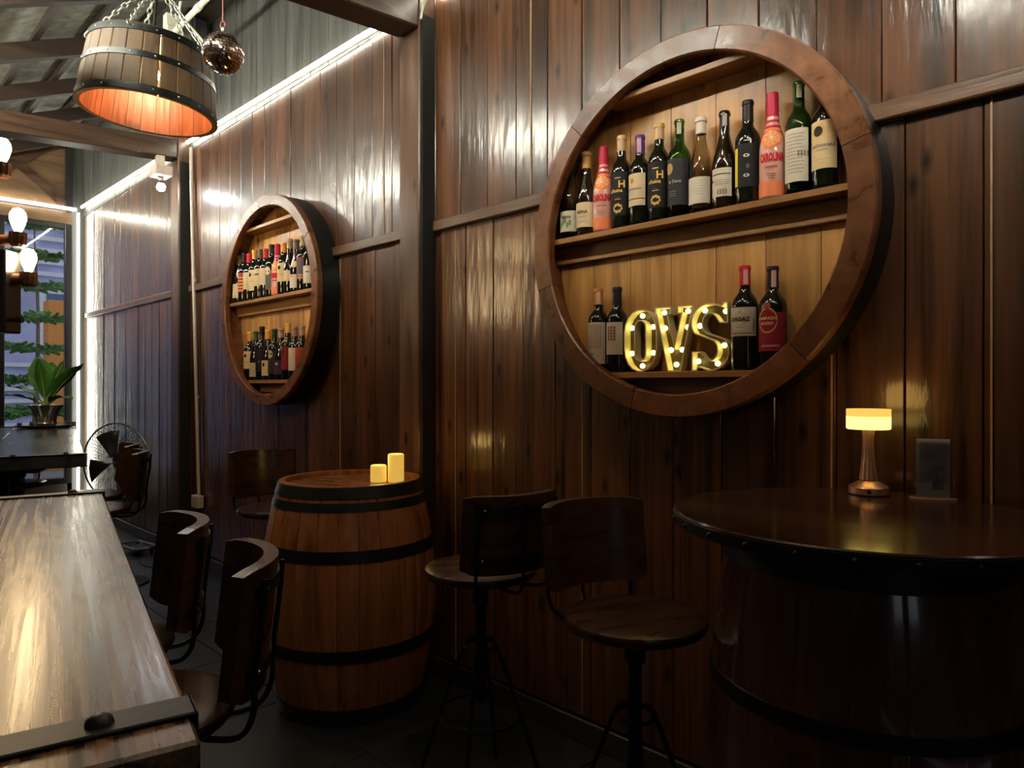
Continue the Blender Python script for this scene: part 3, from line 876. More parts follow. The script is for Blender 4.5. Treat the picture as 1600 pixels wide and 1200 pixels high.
def fill(loops, name, y, mat, parent, thick=.003):
    cu = bpy.data.curves.new(name, 'CURVE'); cu.dimensions = '2D'; cu.fill_mode = 'BOTH'; cu.extrude = thick / 2
    for lp in loops:
        s = cu.splines.new('POLY'); s.points.add(len(lp) - 1); s.use_cyclic_u = True
        for p, (a, b) in zip(s.points, lp): p.co = (a, b, 0, 1)
    o = bpy.data.objects.new('t', cu); COL.objects.link(o)
    dg = bpy.context.evaluated_depsgraph_get()
    me = bpy.data.meshes.new_from_object(o.evaluated_get(dg))
    bpy.data.objects.remove(o); bpy.data.curves.remove(cu)
    for v in me.vertices: v.co = Vector((v.co.x, y + v.co.z, v.co.y))
    me.materials.clear(); me.materials.append(mat); me.name = name
    return link(name, me, parent)

def wall_loop(lp, d, y0, y1, name, mat, parent, hole=False):
    q = off_poly(lp, -d if hole else d)
    bm = bmesh.new(); n = len(lp)
    V = [[bm.verts.new((p[0], yy, p[1])) for p in P_] for P_, yy in ((lp, y0), (lp, y1), (q, y1), (q, y0))]
    for i in range(n):
        j = (i + 1) % n
        for a in range(4):
            b = (a + 1) % 4
            bm.faces.new((V[a][i], V[a][j], V[b][j], V[b][i]))
    return finish(bm, name, mat, parent)

def marquee(loc, rz, outer, holes, bulbs, label):
    o = empty('marquee_letter', loc, rz, label, 'light letter', 'lit marquee letters')
    D = .042
    fill([outer] + holes, 'back_plate', 0, M['marq_back'], o)
    wall_loop(outer, .0035, -D, .003, 'outer_edge', M['marq_rim'], o)
    for h_ in holes: wall_loop(h_, .0035, -D, .003, 'inner_edge', M['marq_rim'], o, True)
    for (bx, bz) in bulbs:
        bm = bmesh.new()
        bmesh.ops.create_uvsphere(bm, u_segments=12, v_segments=8, radius=.0085)
        for v in bm.verts: v.co = Vector((v.co.x + bx, v.co.y - .024, v.co.z + bz))
        b = finish(bm, 'bulb', M['marq_bulb'], o, True)
    return o
def stad(w, h, cz, n=9):
    r = w / 2; out = []
    for k in range(n + 1): a = PI * k / n; out.append((r * math.cos(a), cz + h / 2 - r * 1.25 + r * 1.25 * math.sin(a)))
    for k in range(n + 1): a = PI + PI * k / n; out.append((r * math.cos(a), cz - h / 2 + r * 1.25 + r * 1.25 * math.sin(a)))
    return out
LH = .204
yl = 1.955
marquee((-1.338, yl, SH_LOW + .0005), R(8), stad(.118, LH, LH / 2), [stad(.036, .128, LH / 2)],
        [(0, .184), (-.038, .146), (.038, .146), (-.038, .062), (.038, .062), (0, .020)], 'yellow lit marquee letter O beside dark bottles')
V = [(-.063, LH), (-.008, LH), (-.008, LH - .024), (-.020, LH - .024), (.003, .076), (.026, LH - .024), (.012, LH - .024), (.012, LH), (.063, LH), (.063, LH - .024), (.060, LH - .024), (.024, 0), (-.020, 0), (-.058, LH - .024), (-.063, LH - .024)]
marquee((-1.213, yl, SH_LOW + .0005), R(8), V, [], [(-.039, .188), (.041, .188), (-.036, .138), (.040, .138), (-.016, .068), (.022, .068), (.002, .022)], 'yellow lit marquee letter V between O and S')
def s_poly():
    cx = []
    def arc(cxx, cz, rx, rz_, a0, a1, n): return [(cxx + rx * math.cos(R(a0 + (a1 - a0) * k / n)), cz + rz_ * math.sin(R(a0 + (a1 - a0) * k / n))) for k in range(n + 1)]
    o1 = arc(-.002, .146, .058, .058, 60, 215, 12)            # outer of the upper bowl
    i2 = arc(.000, .062, .022, .030, 70, -140, 12)            # inner of the lower bowl (right side)
    s1 = [(-.058, .060), (-.058, 0), (-.042, 0), (-.036, .010)]
    o2 = arc(.002, .058, .058, .058, -120, 38, 12)            # outer of the lower bowl
    i1 = arc(.000, .142, .022, .030, 250, 40, 12)             # inner of the upper bowl
    s2 = [(.056, .142), (.056, LH), (.042, LH), (.036, LH - .010)]
    return o1 + i2 + [(-.030, .060)] + s1 + o2 + i1 + [(.030, .142)] + s2
marquee((-1.087, yl, SH_LOW + .0005), R(8), s_poly(), [], [(-.022, .184), (.043, .178), (-.038, .138), (.038, .076), (-.043, .030), (.018, .022)], 'yellow lit marquee letter S beside red-capped bottle')

# ================================================================== BARRELS
def stave_mesh(rf, h, n, mat, thick=.024, gap=.0006, zseg=9, name='stave', ch=.0025):
    """one stave centred on angle 0; rf(z) outer radius"""
    bm = bmesh.new(); rows = []
    da = PI / n
    for i in range(zseg + 1):
        z = h * i / zseg; r = rf(z)
        g = gap / r
        rows.append([bm.verts.new((rr * math.cos(a), rr * math.sin(a), z)) for rr, a in
                     ((r - thick, -da + g), (r - ch, -da + g), (r, -da * .86), (r + .0003, 0), (r, da * .86), (r - ch, da - g), (r - thick, da - g))])
    for i in range(zseg):
        A, B = rows[i], rows[i + 1]
        for k in range(7):
            j = (k + 1) % 7
            bm.faces.new((A[k], A[j], B[j], B[k]))
    bm.faces.new(rows[0]); bm.faces.new(rows[-1])
    return bm

def staves(root, rf, h, n, mat, skip=(), **kw):
    o0 = finish(stave_mesh(rf, h, n, mat, **kw), 'stave', mat, root, True, R(28))
    for k in range(1, n):
        o = o0.copy(); COL.objects.link(o); o.parent = root
        o.rotation_euler = (0, 0, 2 * PI * k / n + (0.012 if k in skip else 0))
    return o0

def hoop(root, rf, z0, z1, mat, t=.003, name='hoop'):
    prof = [(rf(z0 + (z1 - z0) * i / 2) + t, z0 + (z1 - z0) * i / 2) for i in range(3)] + [(rf(z0 + (z1 - z0) * i / 2) - .001, z0 + (z1 - z0) * i / 2) for i in (2, 1, 0)]
    return lathe(name, prof, mat, root, 48, True, True, R(30))

def head_boards(root, r, z0, z1, mat, n=6, rot=0.0):
    for k in range(n):
        w = 2 * r / n; x0 = -r + k * w
        o = prism('head_board', clip_board(x0 + .0006, x0 + w - .0006, r, 8), z0, z1, mat, root, 'xy')
        o.rotation_euler = (0, 0, rot)

# ---- standing wine barrel
BX, BY = -2.580, 1.608
bar = empty('wine_barrel', (BX, BY, 0), R(8), 'standing oak wine barrel with black hoops, used as a candle table', 'barrel')
Hb = .915
def rb(z): return .288 + .068 * (1 - ((z - Hb / 2) / (Hb / 2)) ** 2) if abs(z - Hb / 2) <= Hb / 2 else .288
staves(bar, rb, Hb, 26, M['barrel'])
for z0, z1 in ((.868, .912), (.822, .855), (.635, .680), (.262, .310), (.004, .072)):
    hoop(bar, rb, z0, z1, M['hoop'])
head_boards(bar, .268, Hb - .040, Hb - .020, M['barreltop'], 6, R(20))

def candle(loc, r, h, label):
    c = empty('pillar_candle', loc, 0, label, 'candle', 'glowing candles on the barrel')
    lathe('wax_body', [(0, 0), (r * .97, 0), (r, .003), (r, h - .004), (r - .004, h), (r - .008, h - .002), (r - .010, h - .012), (0, h - .015)], M['wax'], c, 24, False, True, R(30))
    lathe('wick_flame', [(0, h - .014), (.003, h - .012), (.0035, h - .006), (.0015, h - .001), (0, h)], M['waxtop'], c, 8)
    l = bpy.data.lights.new('candle_glow', 'POINT'); l.energy = .28; l.color = (1, .60, .18); l.shadow_soft_size = .03
    lo = link('candle_glow', l, c); lo.location = (0, 0, h + .03)
    return c
ZB = Hb - .0198
candle((-2.458, 1.752, ZB), .034, .118, 'taller glowing yellow candle on the barrel head')
candle((-2.515, 1.703, ZB), .034, .070, 'shorter glowing yellow candle beside the taller one')

# ---- round table on a drum
TX, TY, TZ = -.540, 1.575, 1.03
rt = empty('round_barrel_table', (TX, TY, 0), R(25), 'round dark polished table on a barrel drum under the copper lamp', 'table')
TR = .383
lathe('table_top', [(0, TZ - .030), (TR - .008, TZ - .030), (TR - .003, TZ - .027), (TR - .003, TZ - .003), (TR - .006, TZ), (0, TZ)], M['tabletop'], rt, 72, False, True, R(30))
lathe('edge_band', [(TR - .0029, TZ - .0275), (TR + .0015, TZ - .0275), (TR + .0015, TZ - .006), (TR - .0029, TZ - .006)], M['iron'], rt, 72, True, True, R(30))
for k in range(26):
    a = 2 * PI * k / 26
    d = dome('rivet', (0, 0, 0), .0065, M['iron'], rt, 'y-', .006)
    d.location = (TR * math.cos(a), TR * math.sin(a), TZ - .017); d.rotation_euler = (0, 0, a + PI / 2)
def rdrum(z): return .262 + .047 * max(0, 1 - ((z - .50) / .50) ** 2)
staves(rt, rdrum, TZ - .032, 20, M['drum'], thick=.02, gap=.0003, ch=.0009)
for z0, z1 in ((.935, .985), (.672, .702), (.330, .365), (.01, .06)):
    hoop(rt, rdrum, z0, z1, M['iron'])

# ---- copper lamp
lx, ly = -.618, 1.868
lamp = empty('table_lamp', (lx, ly, TZ + .0005), R(20), 'copper table lamp with glowing yellow drum shade on round table', 'lamp')
lathe('base', [(0, .003), (.046, .003), (.046, .018), (.044, .021), (.022, .033), (.016, .036), (0, .036)], M['copper'], lamp, 40, False, True, R(30))
lathe('foot_pad', [(0, 0), (.048, 0), (.048, .003), (0, .003)], M['black'], lamp, 32, False, True, R(30))
bm = bmesh.new(); rings = []
N = 44
for i in range(9):
    t = i / 8; z = .036 + t * .124; r = .0205 - .0085 * math.sin(min(1, t * 1.25) * PI / 2) + .002 * max(0, t - .85) / .15
    rings.append([bm.verts.new(((r + (.0009 if k % 4 < 2 else -.0009)) * math.cos(2 * PI * k / N), (r + (.0009 if k % 4 < 2 else -.0009)) * math.sin(2 * PI * k / N), z)) for k in range(N)])
for i in range(8):
    for k in range(N): bm.faces.new((rings[i][k], rings[i][(k + 1) % N], rings[i + 1][(k + 1) % N], rings[i + 1][k]))
finish(bm, 'fluted_stem', M['copper'], lamp, True, R(20))
sh = lathe('shade', [(.010, .162), (.048, .162), (.0505, .164), (.0505, .194)], M['shade_lo'], lamp, 40, False, True, R(40))
lathe('shade_upper', [(.0505, .194), (.0505, .212), (.048, .212), (.048, .196)], M['shade_hi'], lamp, 40, False, True, R(40))
lathe('shade_cap', [(0, .205), (.0478, .205), (.0478, .207), (0, .207)], M['copper'], lamp, 40, False, True, R(40))
dome('switch', (0, -.0462, .0105), .005, M['black'], lamp, 'y-', .001)
l = bpy.data.lights.new('lamp_glow', 'POINT'); l.energy = .55; l.color = (1, .58, .14); l.shadow_soft_size = .05
lo = link('lamp_glow', l, lamp); lo.location = (0, 0, .235)

# ---- menu holder
mh = empty('menu_holder', (-.482, 1.895, TZ + .0005), R(22), 'clear acrylic menu stand with faded printed sheet beside copper lamp', 'menu stand')
lathe('base_plate', [(0, 0), (1, 0), (1, .004), (0, .004)], plain('rosy_acrylic', (.40, .20, .18), .15), mh, 32, False, True, R(30)).scale = (.050, .022, 1)
for sx in (-1, 1):
    box('side_post', sx * .0400 - .003, sx * .0400 + .003, -.006, .006, .004, .150, M['acrylic'], mh, .001)
box('front_sheet', -.037, .037, -.0045, -.0030, .004, .146, M['acrylic'], mh)
box('back_sheet', -.037, .037, .0030, .0045, .004, .146, M['acrylic'], mh)
pp = box('menu_sheet', -.035, .035, -.0008, .0008, .006, .143, M['paper'], mh)
box('menu_print', -.029, .029, -.0013, -.0009, .040, .132, plain('menu_print_ink', (.66, .60, .72), .6, noise_amt=.3, noise_scale=26), pp)
box('menu_print', -.001, .022, -.0017, -.0014, .022, .078, plain('menu_print_blue', (.46, .46, .56), .6, noise_amt=.5, noise_scale=40), pp)

# ================================================================== BAR STOOLS
def make_stool():
    s = empty('bar_stool')
    SH = .73
    lathe('seat', [(0, SH - .034), (.150, SH - .034), (.174, SH - .028), (.180, SH - .016), (.176, SH - .005), (.160, SH), (.08, SH - .004), (0, SH - .006)], M['stool'], s, 36, False, True, R(50))
    # curved wooden back, concentric with the seat, behind it at -y... +y is the back
    bm = bmesh.new()
    n = 12; r0, r1 = .205, .232
    V = []
    for i in range(n + 1):
        a = R(90) - R(46) + R(92) * i / n
        e = abs(i / n - .5) * 2
        zb = .755 + (.055 if False else 0) + (.018 * max(0, e - .8) / .2)
        zt = .985 - .006 * max(0, e - .8) / .2
        c, q = math.cos(a), math.sin(a); lean = .022
        V.append([bm.verts.new((r0 * c, r0 * q, zb)), bm.verts.new((r1 * c, r1 * q, zb)), bm.verts.new((r1 * c, r1 * q + lean, zt)), bm.verts.new((r0 * c, r0 * q + lean, zt))])
    for i in range(n):
        for k in range(4): bm.faces.new((V[i][k], V[i][(k + 1) % 4], V[i + 1][(k + 1) % 4], V[i + 1][k]))
    bm.faces.new(V[0]); bm.faces.new(V[-1])
    bmesh.ops.bevel(bm, geom=[e for e in bm.edges if e.calc_face_angle(0) > R(40)], offset=.004, segments=2, affect='EDGES')
    finish(bm, 'backrest', M['stool'], s, True, R(40))
    # iron frame behind the back
    for ad in (-34, 0, 34):
        a = R(90 + ad); c, q = math.cos(a), math.sin(a)
        pts = smooth_path([(.06 * c, .06 * q, .690), (.15 * c, .15 * q, .685), (.215 * c, .215 * q, .694), (.241 * c, .241 * q, .735), (.240 * c, .240 * q + .004, .80), (.240 * c, .240 * q + .016, .90), (.240 * c, .240 * q + .0215, .965)], 4)
        tube('back_rod', pts, .0055, M['iron'], s, 6)
    for zz in (.80, .945):
        le = .022 * (zz - .755) / .23
        bm = bmesh.new(); bm_lathe(bm, [(.2335, zz - .011), (.2375, zz - .011), (.2375, zz + .011), (.2335, zz + .011)], 12, True, (0, le, 0), R(90 - 37), R(90 + 37))
        bb = finish(bm, 'back_bar', M['iron'], s)
        for ad in (-30, 30):
            a = R(90 + ad)
            d = dome('bolt', (0, 0, 0), .0045, M['rivet'], bb, 'y-', .004); d.location = (.2375 * math.cos(a), .2375 * math.sin(a) + le, zz); d.rotation_euler = (0, 0, a + PI / 2)
    lathe('seat_plate', [(0, .682), (.10, .682), (.10, .6955), (0, .6955)], M['iron'], s, 20, False, True, R(30))
    lathe('screw_column', [(0, .30), (.017, .30), (.017, .60), (.026, .61), (.026, .681), (0, .681)], M['iron'], s, 14, False, True, R(30))
    tube('collar_ring', [(.052 * math.cos(2 * PI * k / 20), .052 * math.sin(2 * PI * k / 20), .475) for k in range(20)], .006, M['iron'], s, 6, True)
    for k in range(4):
        a = R(45 + 90 * k); c, q = math.cos(a), math.sin(a)
        tube('leg', smooth_path([(.017 * c, .017 * q, .50), (.050 * c, .050 * q, .478), (.135 * c, .135 * q, .25), (.215 * c, .215 * q, .007)], 4), .0065, M['iron'], s, 6)
    tube('foot_ring', [(.135 * math.cos(2 * PI * k / 28), .135 * math.sin(2 * PI * k / 28), .262) for k in range(28)], .0060, M['iron'], s, 6, True)
    return s
stool0 = make_stool()
def stool(x, y, back, label, sc=1.0):
    """back: world direction (dx, dy) from the seat towards the backrest"""
    o = stool0 if stool.first else copy_tree(stool0)
    stool.first = False
    o.location = (x, y, 0); o.rotation_euler = (0, 0, math.atan2(back[1], back[0]) - PI / 2)
    o.scale = (sc, sc, sc)
    tag(o, label, 'bar stool', 'swivel bar stools with curved wooden backs')
    return o
stool.first = True
stool(-1.370, .400, (.36, .93), 'swivel bar stool nearest the camera, pulled up to the near bar table')
stool(-1.775, .430, (.20, .98), 'swivel bar stool at near bar table, second from the near end')
stool(-1.660, 1.510, (.97, -.20), 'swivel bar stool showing iron grid back, between barrel and round table')
stool(-1.035, 1.465, (-.95, .30), 'swivel bar stool with clear round seat facing the round table')
stool(-3.150, 1.560, (-.98, .10), 'swivel bar stool hidden behind the left of standing barrel')
stool(-3.760, .925, (.20, .98), 'swivel bar stool at far bar table, in front of the fan')
stool(-4.240, 1.03, (.20, .98), 'swivel bar stool at far bar table, nearer the plant')
stool(-5.060, .840, (-.98, .2), 'swivel bar stool with pale shining seat beneath the far bar table')

# ================================================================== BAR TABLES
def bar_table(p0, ang, length, width, label, mat, iron_ends, nboards=3):
    """p0: near right top corner; local +x runs along the table away from p0, +y across it"""
    t = empty('bar_table', (p0[0], p0[1], 0), ang, label, 'table', 'long bar tables')
    w = width / nboards
    for k in range(nboards):
        o = box('top_board', -length / 2, length / 2, -w / 2 + .0006, w / 2 - .0006, -.025, .025, mat, t, .003)
        o.location = (length / 2, (k + .5) * w, TZ - .025)
    for sx in iron_ends:
        st = box('iron_strap', sx - .019, sx + .019, -.004, width + .004, TZ + .0003, TZ + .0042, M['iron'], t, .0012)
        box('strap_end', sx - .019, sx + .019, -.0045, -.0004, TZ - .052, TZ + .0042, M['iron'], st, .0012)
        for yy in [.065 + .17 * i for i in range(int(width / .17))]:
            dome('bolt', (sx, yy, TZ + .0042), .011, M['iron'], st)
    for xx in (length * .25, length * .93):
        box('pedestal', xx - .06, xx + .06, width * .42, width * .58, .03, TZ - .09, M['dark'], t, .004)
        box('foot', xx - .16, xx + .16, width * .37, width * .63, 0, .03, M['dark'], t, .004)
    box('apron', .10, length - .10, width * .30, width * .70, TZ - .09, TZ - .0505, M['dark'], t, .004)
    return t
ang = math.atan2(.306, -1.421)
# p0 is on the right-hand edge of the table; across direction points away from the plank wall
bar_table((-.548, .211), ang, 1.515, .66, 'near bar table with figured wood top and iron end straps', M['bar'], (.062, 1.490))
far_top = wood('far_table_top', (.020, .020, .022), (.055, .055, .058), 'x', 12, 1.2, (.18, .3), .1, False, .05)
bar_table((-3.155, .765), ang, 2.42, .66, 'far bar table with dark glossy top carrying the potted plant', far_top, (.012, 2.40), 2)

# ================================================================== PENDANT BARREL LAMPS
def chain_path(p, q, sag=.0): return [Vector(p).lerp(Vector(q), i / 20) + Vector((0, 0, -sag * math.sin(PI * i / 20))) for i in range(21)]
def chain(name, p, q, parent, link_l=.034):
    p, q = Vector(p), Vector(q)
    d = (q - p); n = max(2, int(d.length / (link_l * .78))); d.normalize()
    u = d.cross(Vector((0, 1, 0)) if abs(d.y) < .9 else Vector((1, 0, 0))).normalized(); w = d.cross(u)
    bm = bmesh.new()
    for k in range(n):
        c = p + (q - p) * ((k + .5) / n)
        s = u if k % 2 else w
        pts = []
        for j in range(8):
            a = 2 * PI * j / 8
            pts.append(c + d * (link_l / 2) * math.cos(a) + s * (link_l * .28) * math.sin(a))
        bm_tube(bm, pts, .0032, 5, True)
    return tag(finish(bm, name, M['chain'], parent, True), kind='stuff')

def pendant(loc, tilt, label, rot=0):
    p = empty('barrel_pendant_lamp', loc, 0, label, 'lamp', 'half barrel pendant lamps')
    p.rotation_euler = (tilt[0], tilt[1], rot)
    H = .300
    def rp(z): return .290 - .030 * (z / H) - .008 * (z / H) ** 2
    n = 26
    o0 = finish(stave_mesh(rp, H, n * 2 * PI / (2 * PI - .022), M['shade'], thick=.018, gap=.0006, zseg=5), 'stave', M['shade'], p, True, R(28))
    g0 = R(-10)
    o0.rotation_euler = (0, 0, g0 + .011 + PI / n)
    for k in range(1, n):
        o = o0.copy(); COL.objects.link(o); o.parent = p
        o.rotation_euler = (0, 0, g0 + .011 + (2 * PI - .022) * (k + .5) / n)
    for z0, z1 in ((.003, .034), (.152, .178), (.266, .297)):
        hp = hoop(p, rp, z0, z1, M['pewter'])
        for k in range(18):
            a = 2 * PI * (k + .3) / 18; zz = (z0 + z1) / 2
            d = dome('rivet', (0, 0, 0), .0042, M['rivet'], hp, 'y-', .003)
            d.location = ((rp(zz) + .003) * math.cos(a), (rp(zz) + .003) * math.sin(a), zz); d.rotation_euler = (0, 0, a + PI / 2)
    lathe('lid', [(0, H - .03), (.232, H - .03), (.232, H - .015), (0, H - .015)], M['shade'], p, 32, False, True, R(30))
    lb0 = None
    for k in range(n):
        wk = (2 * PI - .022) / n
        if lb0 is None:
            lb0 = lb = lathe('lining_board', [(rp(z_) - .0225, z_) for z_ in (.001, .08, .16, .24, .27)] + [(rp(z_) - .0190, z_) for z_ in (.27, .24, .16, .08, .001)], M['lining'], p, 2, True, False, None, (0, 0, 0), -wk / 2 + .004, wk / 2 - .004)
        else:
            lb = lb0.copy(); COL.objects.link(lb); lb.parent = p
        lb.rotation_euler = (0, 0, R(-10) + .011 + wk * (k + .5))
    for k in range(5):
        a = 2 * PI * k / 5 + .6
        chain('chain', (.262 * math.cos(a), .262 * math.sin(a), .285), (.015 * math.cos(a), .015 * math.sin(a), .60), p)
    ztop = (roof(loc[1]) - .02 - loc[2])
    tube('hanging_rod', [(0, 0, .28), (0, 0, ztop)], .007, M['iron'], p, 8)
    tube('socket', [(0, 0, .27), (0, 0, .215)], .022, M['black'], p, 12)
    bm = bmesh.new(); bmesh.ops.create_uvsphere(bm, u_segments=14, v_segments=10, radius=.036)
    for v in bm.verts: v.co.z += .185
    finish(bm, 'bulb', M['pbulb'], p, True)
    return p
M['lining'] = wood('orange_lining', (.060, .012, .0025), (.19, .050, .011), 'z', 40, 2.4, (.4, .6), .3, True, .25)
M['pbulb'] = emitter('pendant_bulb', (1.0, .66, .36), PENDANT_W / (PI * 4 * PI * .036 ** 2) )
pendant((-3.440, 1.085, 2.535), (R(-3), R(2.5), 0), 'half barrel pendant lamp on chains glowing orange inside')
pendant((-1.0, 1.05, 2.58), (0, 0, 0), 'half barrel pendant lamp hanging high before the big round cabinet', .4)

# ================================================================== DISCO BALL
db = empty('disco_ball', (-2.655, 1.100, 2.555), .4, 'small mirrored disco ball hanging by pink cord', 'disco ball')
bm = bmesh.new()
nl = 20
for i in range(nl):
    t0, t1 = PI * i / nl + .012, PI * (i + 1) / nl - .012
    m = max(6, int(2 * nl * math.sin((t0 + t1) / 2)))
    for k in range(m):
        a0, a1 = 2 * PI * k / m, 2 * PI * (k + 1) / m
        g = .035 * (a1 - a0) + .006
        j = Vector((random.uniform(-1, 1), random.uniform(-1, 1), random.uniform(-1, 1))) * .0005
        vs = []
        for tt, aa in ((t0, a0 + g), (t0, a1 - g), (t1, a1 - g), (t1, a0 + g)):
            q = Vector((math.sin(tt) * math.cos(aa), math.sin(tt) * math.sin(aa), math.cos(tt))) * .0755
            q += j * (1 if len(vs) % 2 else -1) * .6
            vs.append(bm.verts.new(q))
        bm.faces.new(vs)
tag(finish(bm, 'mirror_tiles', M['mirror'], db), kind='stuff')
bm = bmesh.new(); bmesh.ops.create_uvsphere(bm, u_segments=32, v_segments=20, radius=.0738)
finish(bm, 'core_ball', plain('ball_core', (.05, .035, .03), .5), db, True)
tube('cord', [(0, 0, .118), (0, 0, roof(1.1) - 2.555 - .02)], .0018, plain('pink_cord', (.45, .16, .16), .6), db, 6)
tube('hook_ring', [(.011 * math.cos(2 * PI * k / 14), 0, .107 + .013 * math.sin(2 * PI * k / 14)) for k in range(14)], .003, plain('red_ring', (.30, .08, .06), .4), db, 6, True)
chain('chain', (0, 0, .070), (0, 0, .098), db, .014)

# ================================================================== EDISON BULB CHANDELIER (wood block with arms)
CH = (-3.580, .565)
ch = empty('bulb_chandelier', (CH[0], CH[1], 1.52), R(45.16), 'wooden hanging lamp with glowing filament bulbs on stubby arms', 'lamp')
def zc(z): return z - 1.52
box('lower_block', -.060, .044, -.05, .05, zc(1.52), zc(1.865), M['black'], ch, .006)
box('main_post', -.170, -.080, -.045, .045, zc(1.870), zc(2.42), M['block'], ch, .006)
box('front_slat', -.075, -.020, -.066, -.051, zc(1.60), zc(2.10), M['block'], ch, .004)
tube('hanging_rod', [(-.125, 0, zc(2.421)), (-.125, 0, zc(roof(.55) - .02))], .008, M['iron'], ch, 8)
kn = tube('knob', [(.044, 0, zc(1.575)), (.060, 0, zc(1.575)), (.064, 0, zc(1.575)), (.082, 0, zc(1.575))], .01, M['black'], ch, 10, radii=[.006, .006, .014, .012])
def bulb_arm(x, y, z, xb):
    """z: bulb centre; arm from xb to the cup at x"""
    o = empty('bulb_arm'); o.parent = ch
    tube('arm_block', [(xb, 0, zc(z) - .082), (x - .015, y, zc(z) - .080)], .022, M['block'], o, 10)
    bm = bmesh.new()
    N = 20; prof = [(0, -.112), (.020, -.112), (.030, -.102), (.034, -.070), (.033, -.052), (.022, -.052), (.020, -.066), (0, -.066)]
    rows = []
    for k in range(N):
        a = 2 * PI * k / N; f = 1.0 if k % 2 else .90
        rows.append([bm.verts.new((x + r * f * math.cos(a), y + r * f * math.sin(a), zc(z) + h)) for r, h in prof])
    for k in range(N):
        A, B = rows[k], rows[(k + 1) % N]
        for i in range(len(prof) - 1): bm.faces.new((A[i], B[i], B[i + 1], A[i + 1]))
    bmesh.ops.remove_doubles(bm, verts=bm.verts[:], dist=1e-6)
    finish(bm, 'cup', M['block'], o, False)
    lathe('bulb', [(.013, -.066), (.014, -.045), (.024, -.020), (.031, .005), (.029, .026), (.018, .044), (0, .050)], M['bulb'], o, 16, False, True, None, (x, y, zc(z)))
bulb_arm(.070, -.10, 2.250, -.09)
bulb_arm(.084, -.03, 1.985, -.09)
bulb_arm(.086, .03, 1.830, .03)
bulb_arm(-.26, -.03, 1.99, -.16)
bulb_arm(-.24, .03, 2.25, -.16)

# ================================================================== CONDUIT, TRUNKING, EMERGENCY LAMP, WALL FRAME
cd = empty('conduit_outlet', (-5.181, 1.99, .43), 0, 'white conduit pipe with socket box on plank wall beside dark post', 'conduit')
off = Vector((-5.181, 1.99, .43))
tube('pipe', [Vector(p) - off for p in smooth_path([(-5.335, 1.975, 3.05), (-5.300, 1.975, 2.4), (-5.262, 1.975, 1.779), (-5.22, 1.975, 1.1), (-5.181, 1.975, .52)], 3)], .0125, M['white'], cd, 10)
for x_, z_ in ((-5.281, 2.07), (-5.228, 1.22)):
    box('pipe_clip', x_ - off.x - .018, x_ - off.x + .020, -.020, -.003, z_ - off.z - .012, z_ - off.z + .012, M['white'], cd, .002)
so = box('socket_box', -.055, .055, -.05, -.0005, -.005, .085, M['white'], cd, .005)
box('socket_face', -.042, .042, -.0525, -.0503, .008, .072, plain('socket_white', (.45, .38, .32), .35), so, .001)

tr = empty('cable_trunking', (-4.64, 1.60, 3.37), 0, 'cream square trunking with pipe hanging under the roof', 'conduit')
box('upright_duct', -.032, .032, -.04, .04, 0, roof(1.60) - 3.37 - .165, M['cream'], tr, .003)
box('joint_box', -.036, .060, -.046, .046, .105, .165, M['cream'], tr, .004)
tube('pipe', [(.060, 0, .135), (.95, 0, .150)], .016, M['cream'], tr, 10)
tube('coupling', [(.40, 0, .1405), (.46, 0, .1418)], .020, M['cream'], tr, 10)
tube('cable', smooth_path([(.22, -.02, .28), (.20, -.02, .17), (.30, .0, .08), (.36, .06, -.02), (.37, .10, -.10)], 5), .008, M['cream'], tr, 8)

wf = empty('wall_mounted_box', (-5.25, 1.985, 3.27), 0, 'dark rounded metal-framed box on grey wall behind barrel lamp', 'box')
box('body', -.28, .27, -.14, -.005, .02, .60, plain('speaker_grey', (.035, .036, .035), .6), wf, .03)
tube('tube_frame', smooth_path([(-.30, -.15, .62), (.20, -.15, .625), (.295, -.15, .56), (.300, -.15, .30), (.295, -.15, .06), (.23, -.15, -.005), (-.2, -.15, -.01)], 5), .013, plain('frame_grey', (.09, .092, .09), .4, .5), wf, 8)

em = empty('emergency_lamp', (-5.43, 1.80, 2.985), 0, 'boxy emergency lamp with blinding white bulb under the tie beam', 'lamp')
box('housing', -.075, .075, -.06, .06, -.165, -.095, M['white'], em, .006)
box('bracket', -.045, -.005, -.03, .03, -.095, .012, M['white'], em, .004)
tube('lamp_neck', [(.0, 0, -.166), (.0, 0, -.195)], .016, M['white'], em, 10)
lathe('lamp_head', [(.016, -.195), (.022, -.20), (.024, -.212), (.0, -.205)], M['black'], em, 16)
bm = bmesh.new(); bmesh.ops.create_uvsphere(bm, u_segments=14, v_segments=8, radius=.030)
for v in bm.verts: v.co.z -= .240
finish(bm, 'bulb', M['spot'], em, True)

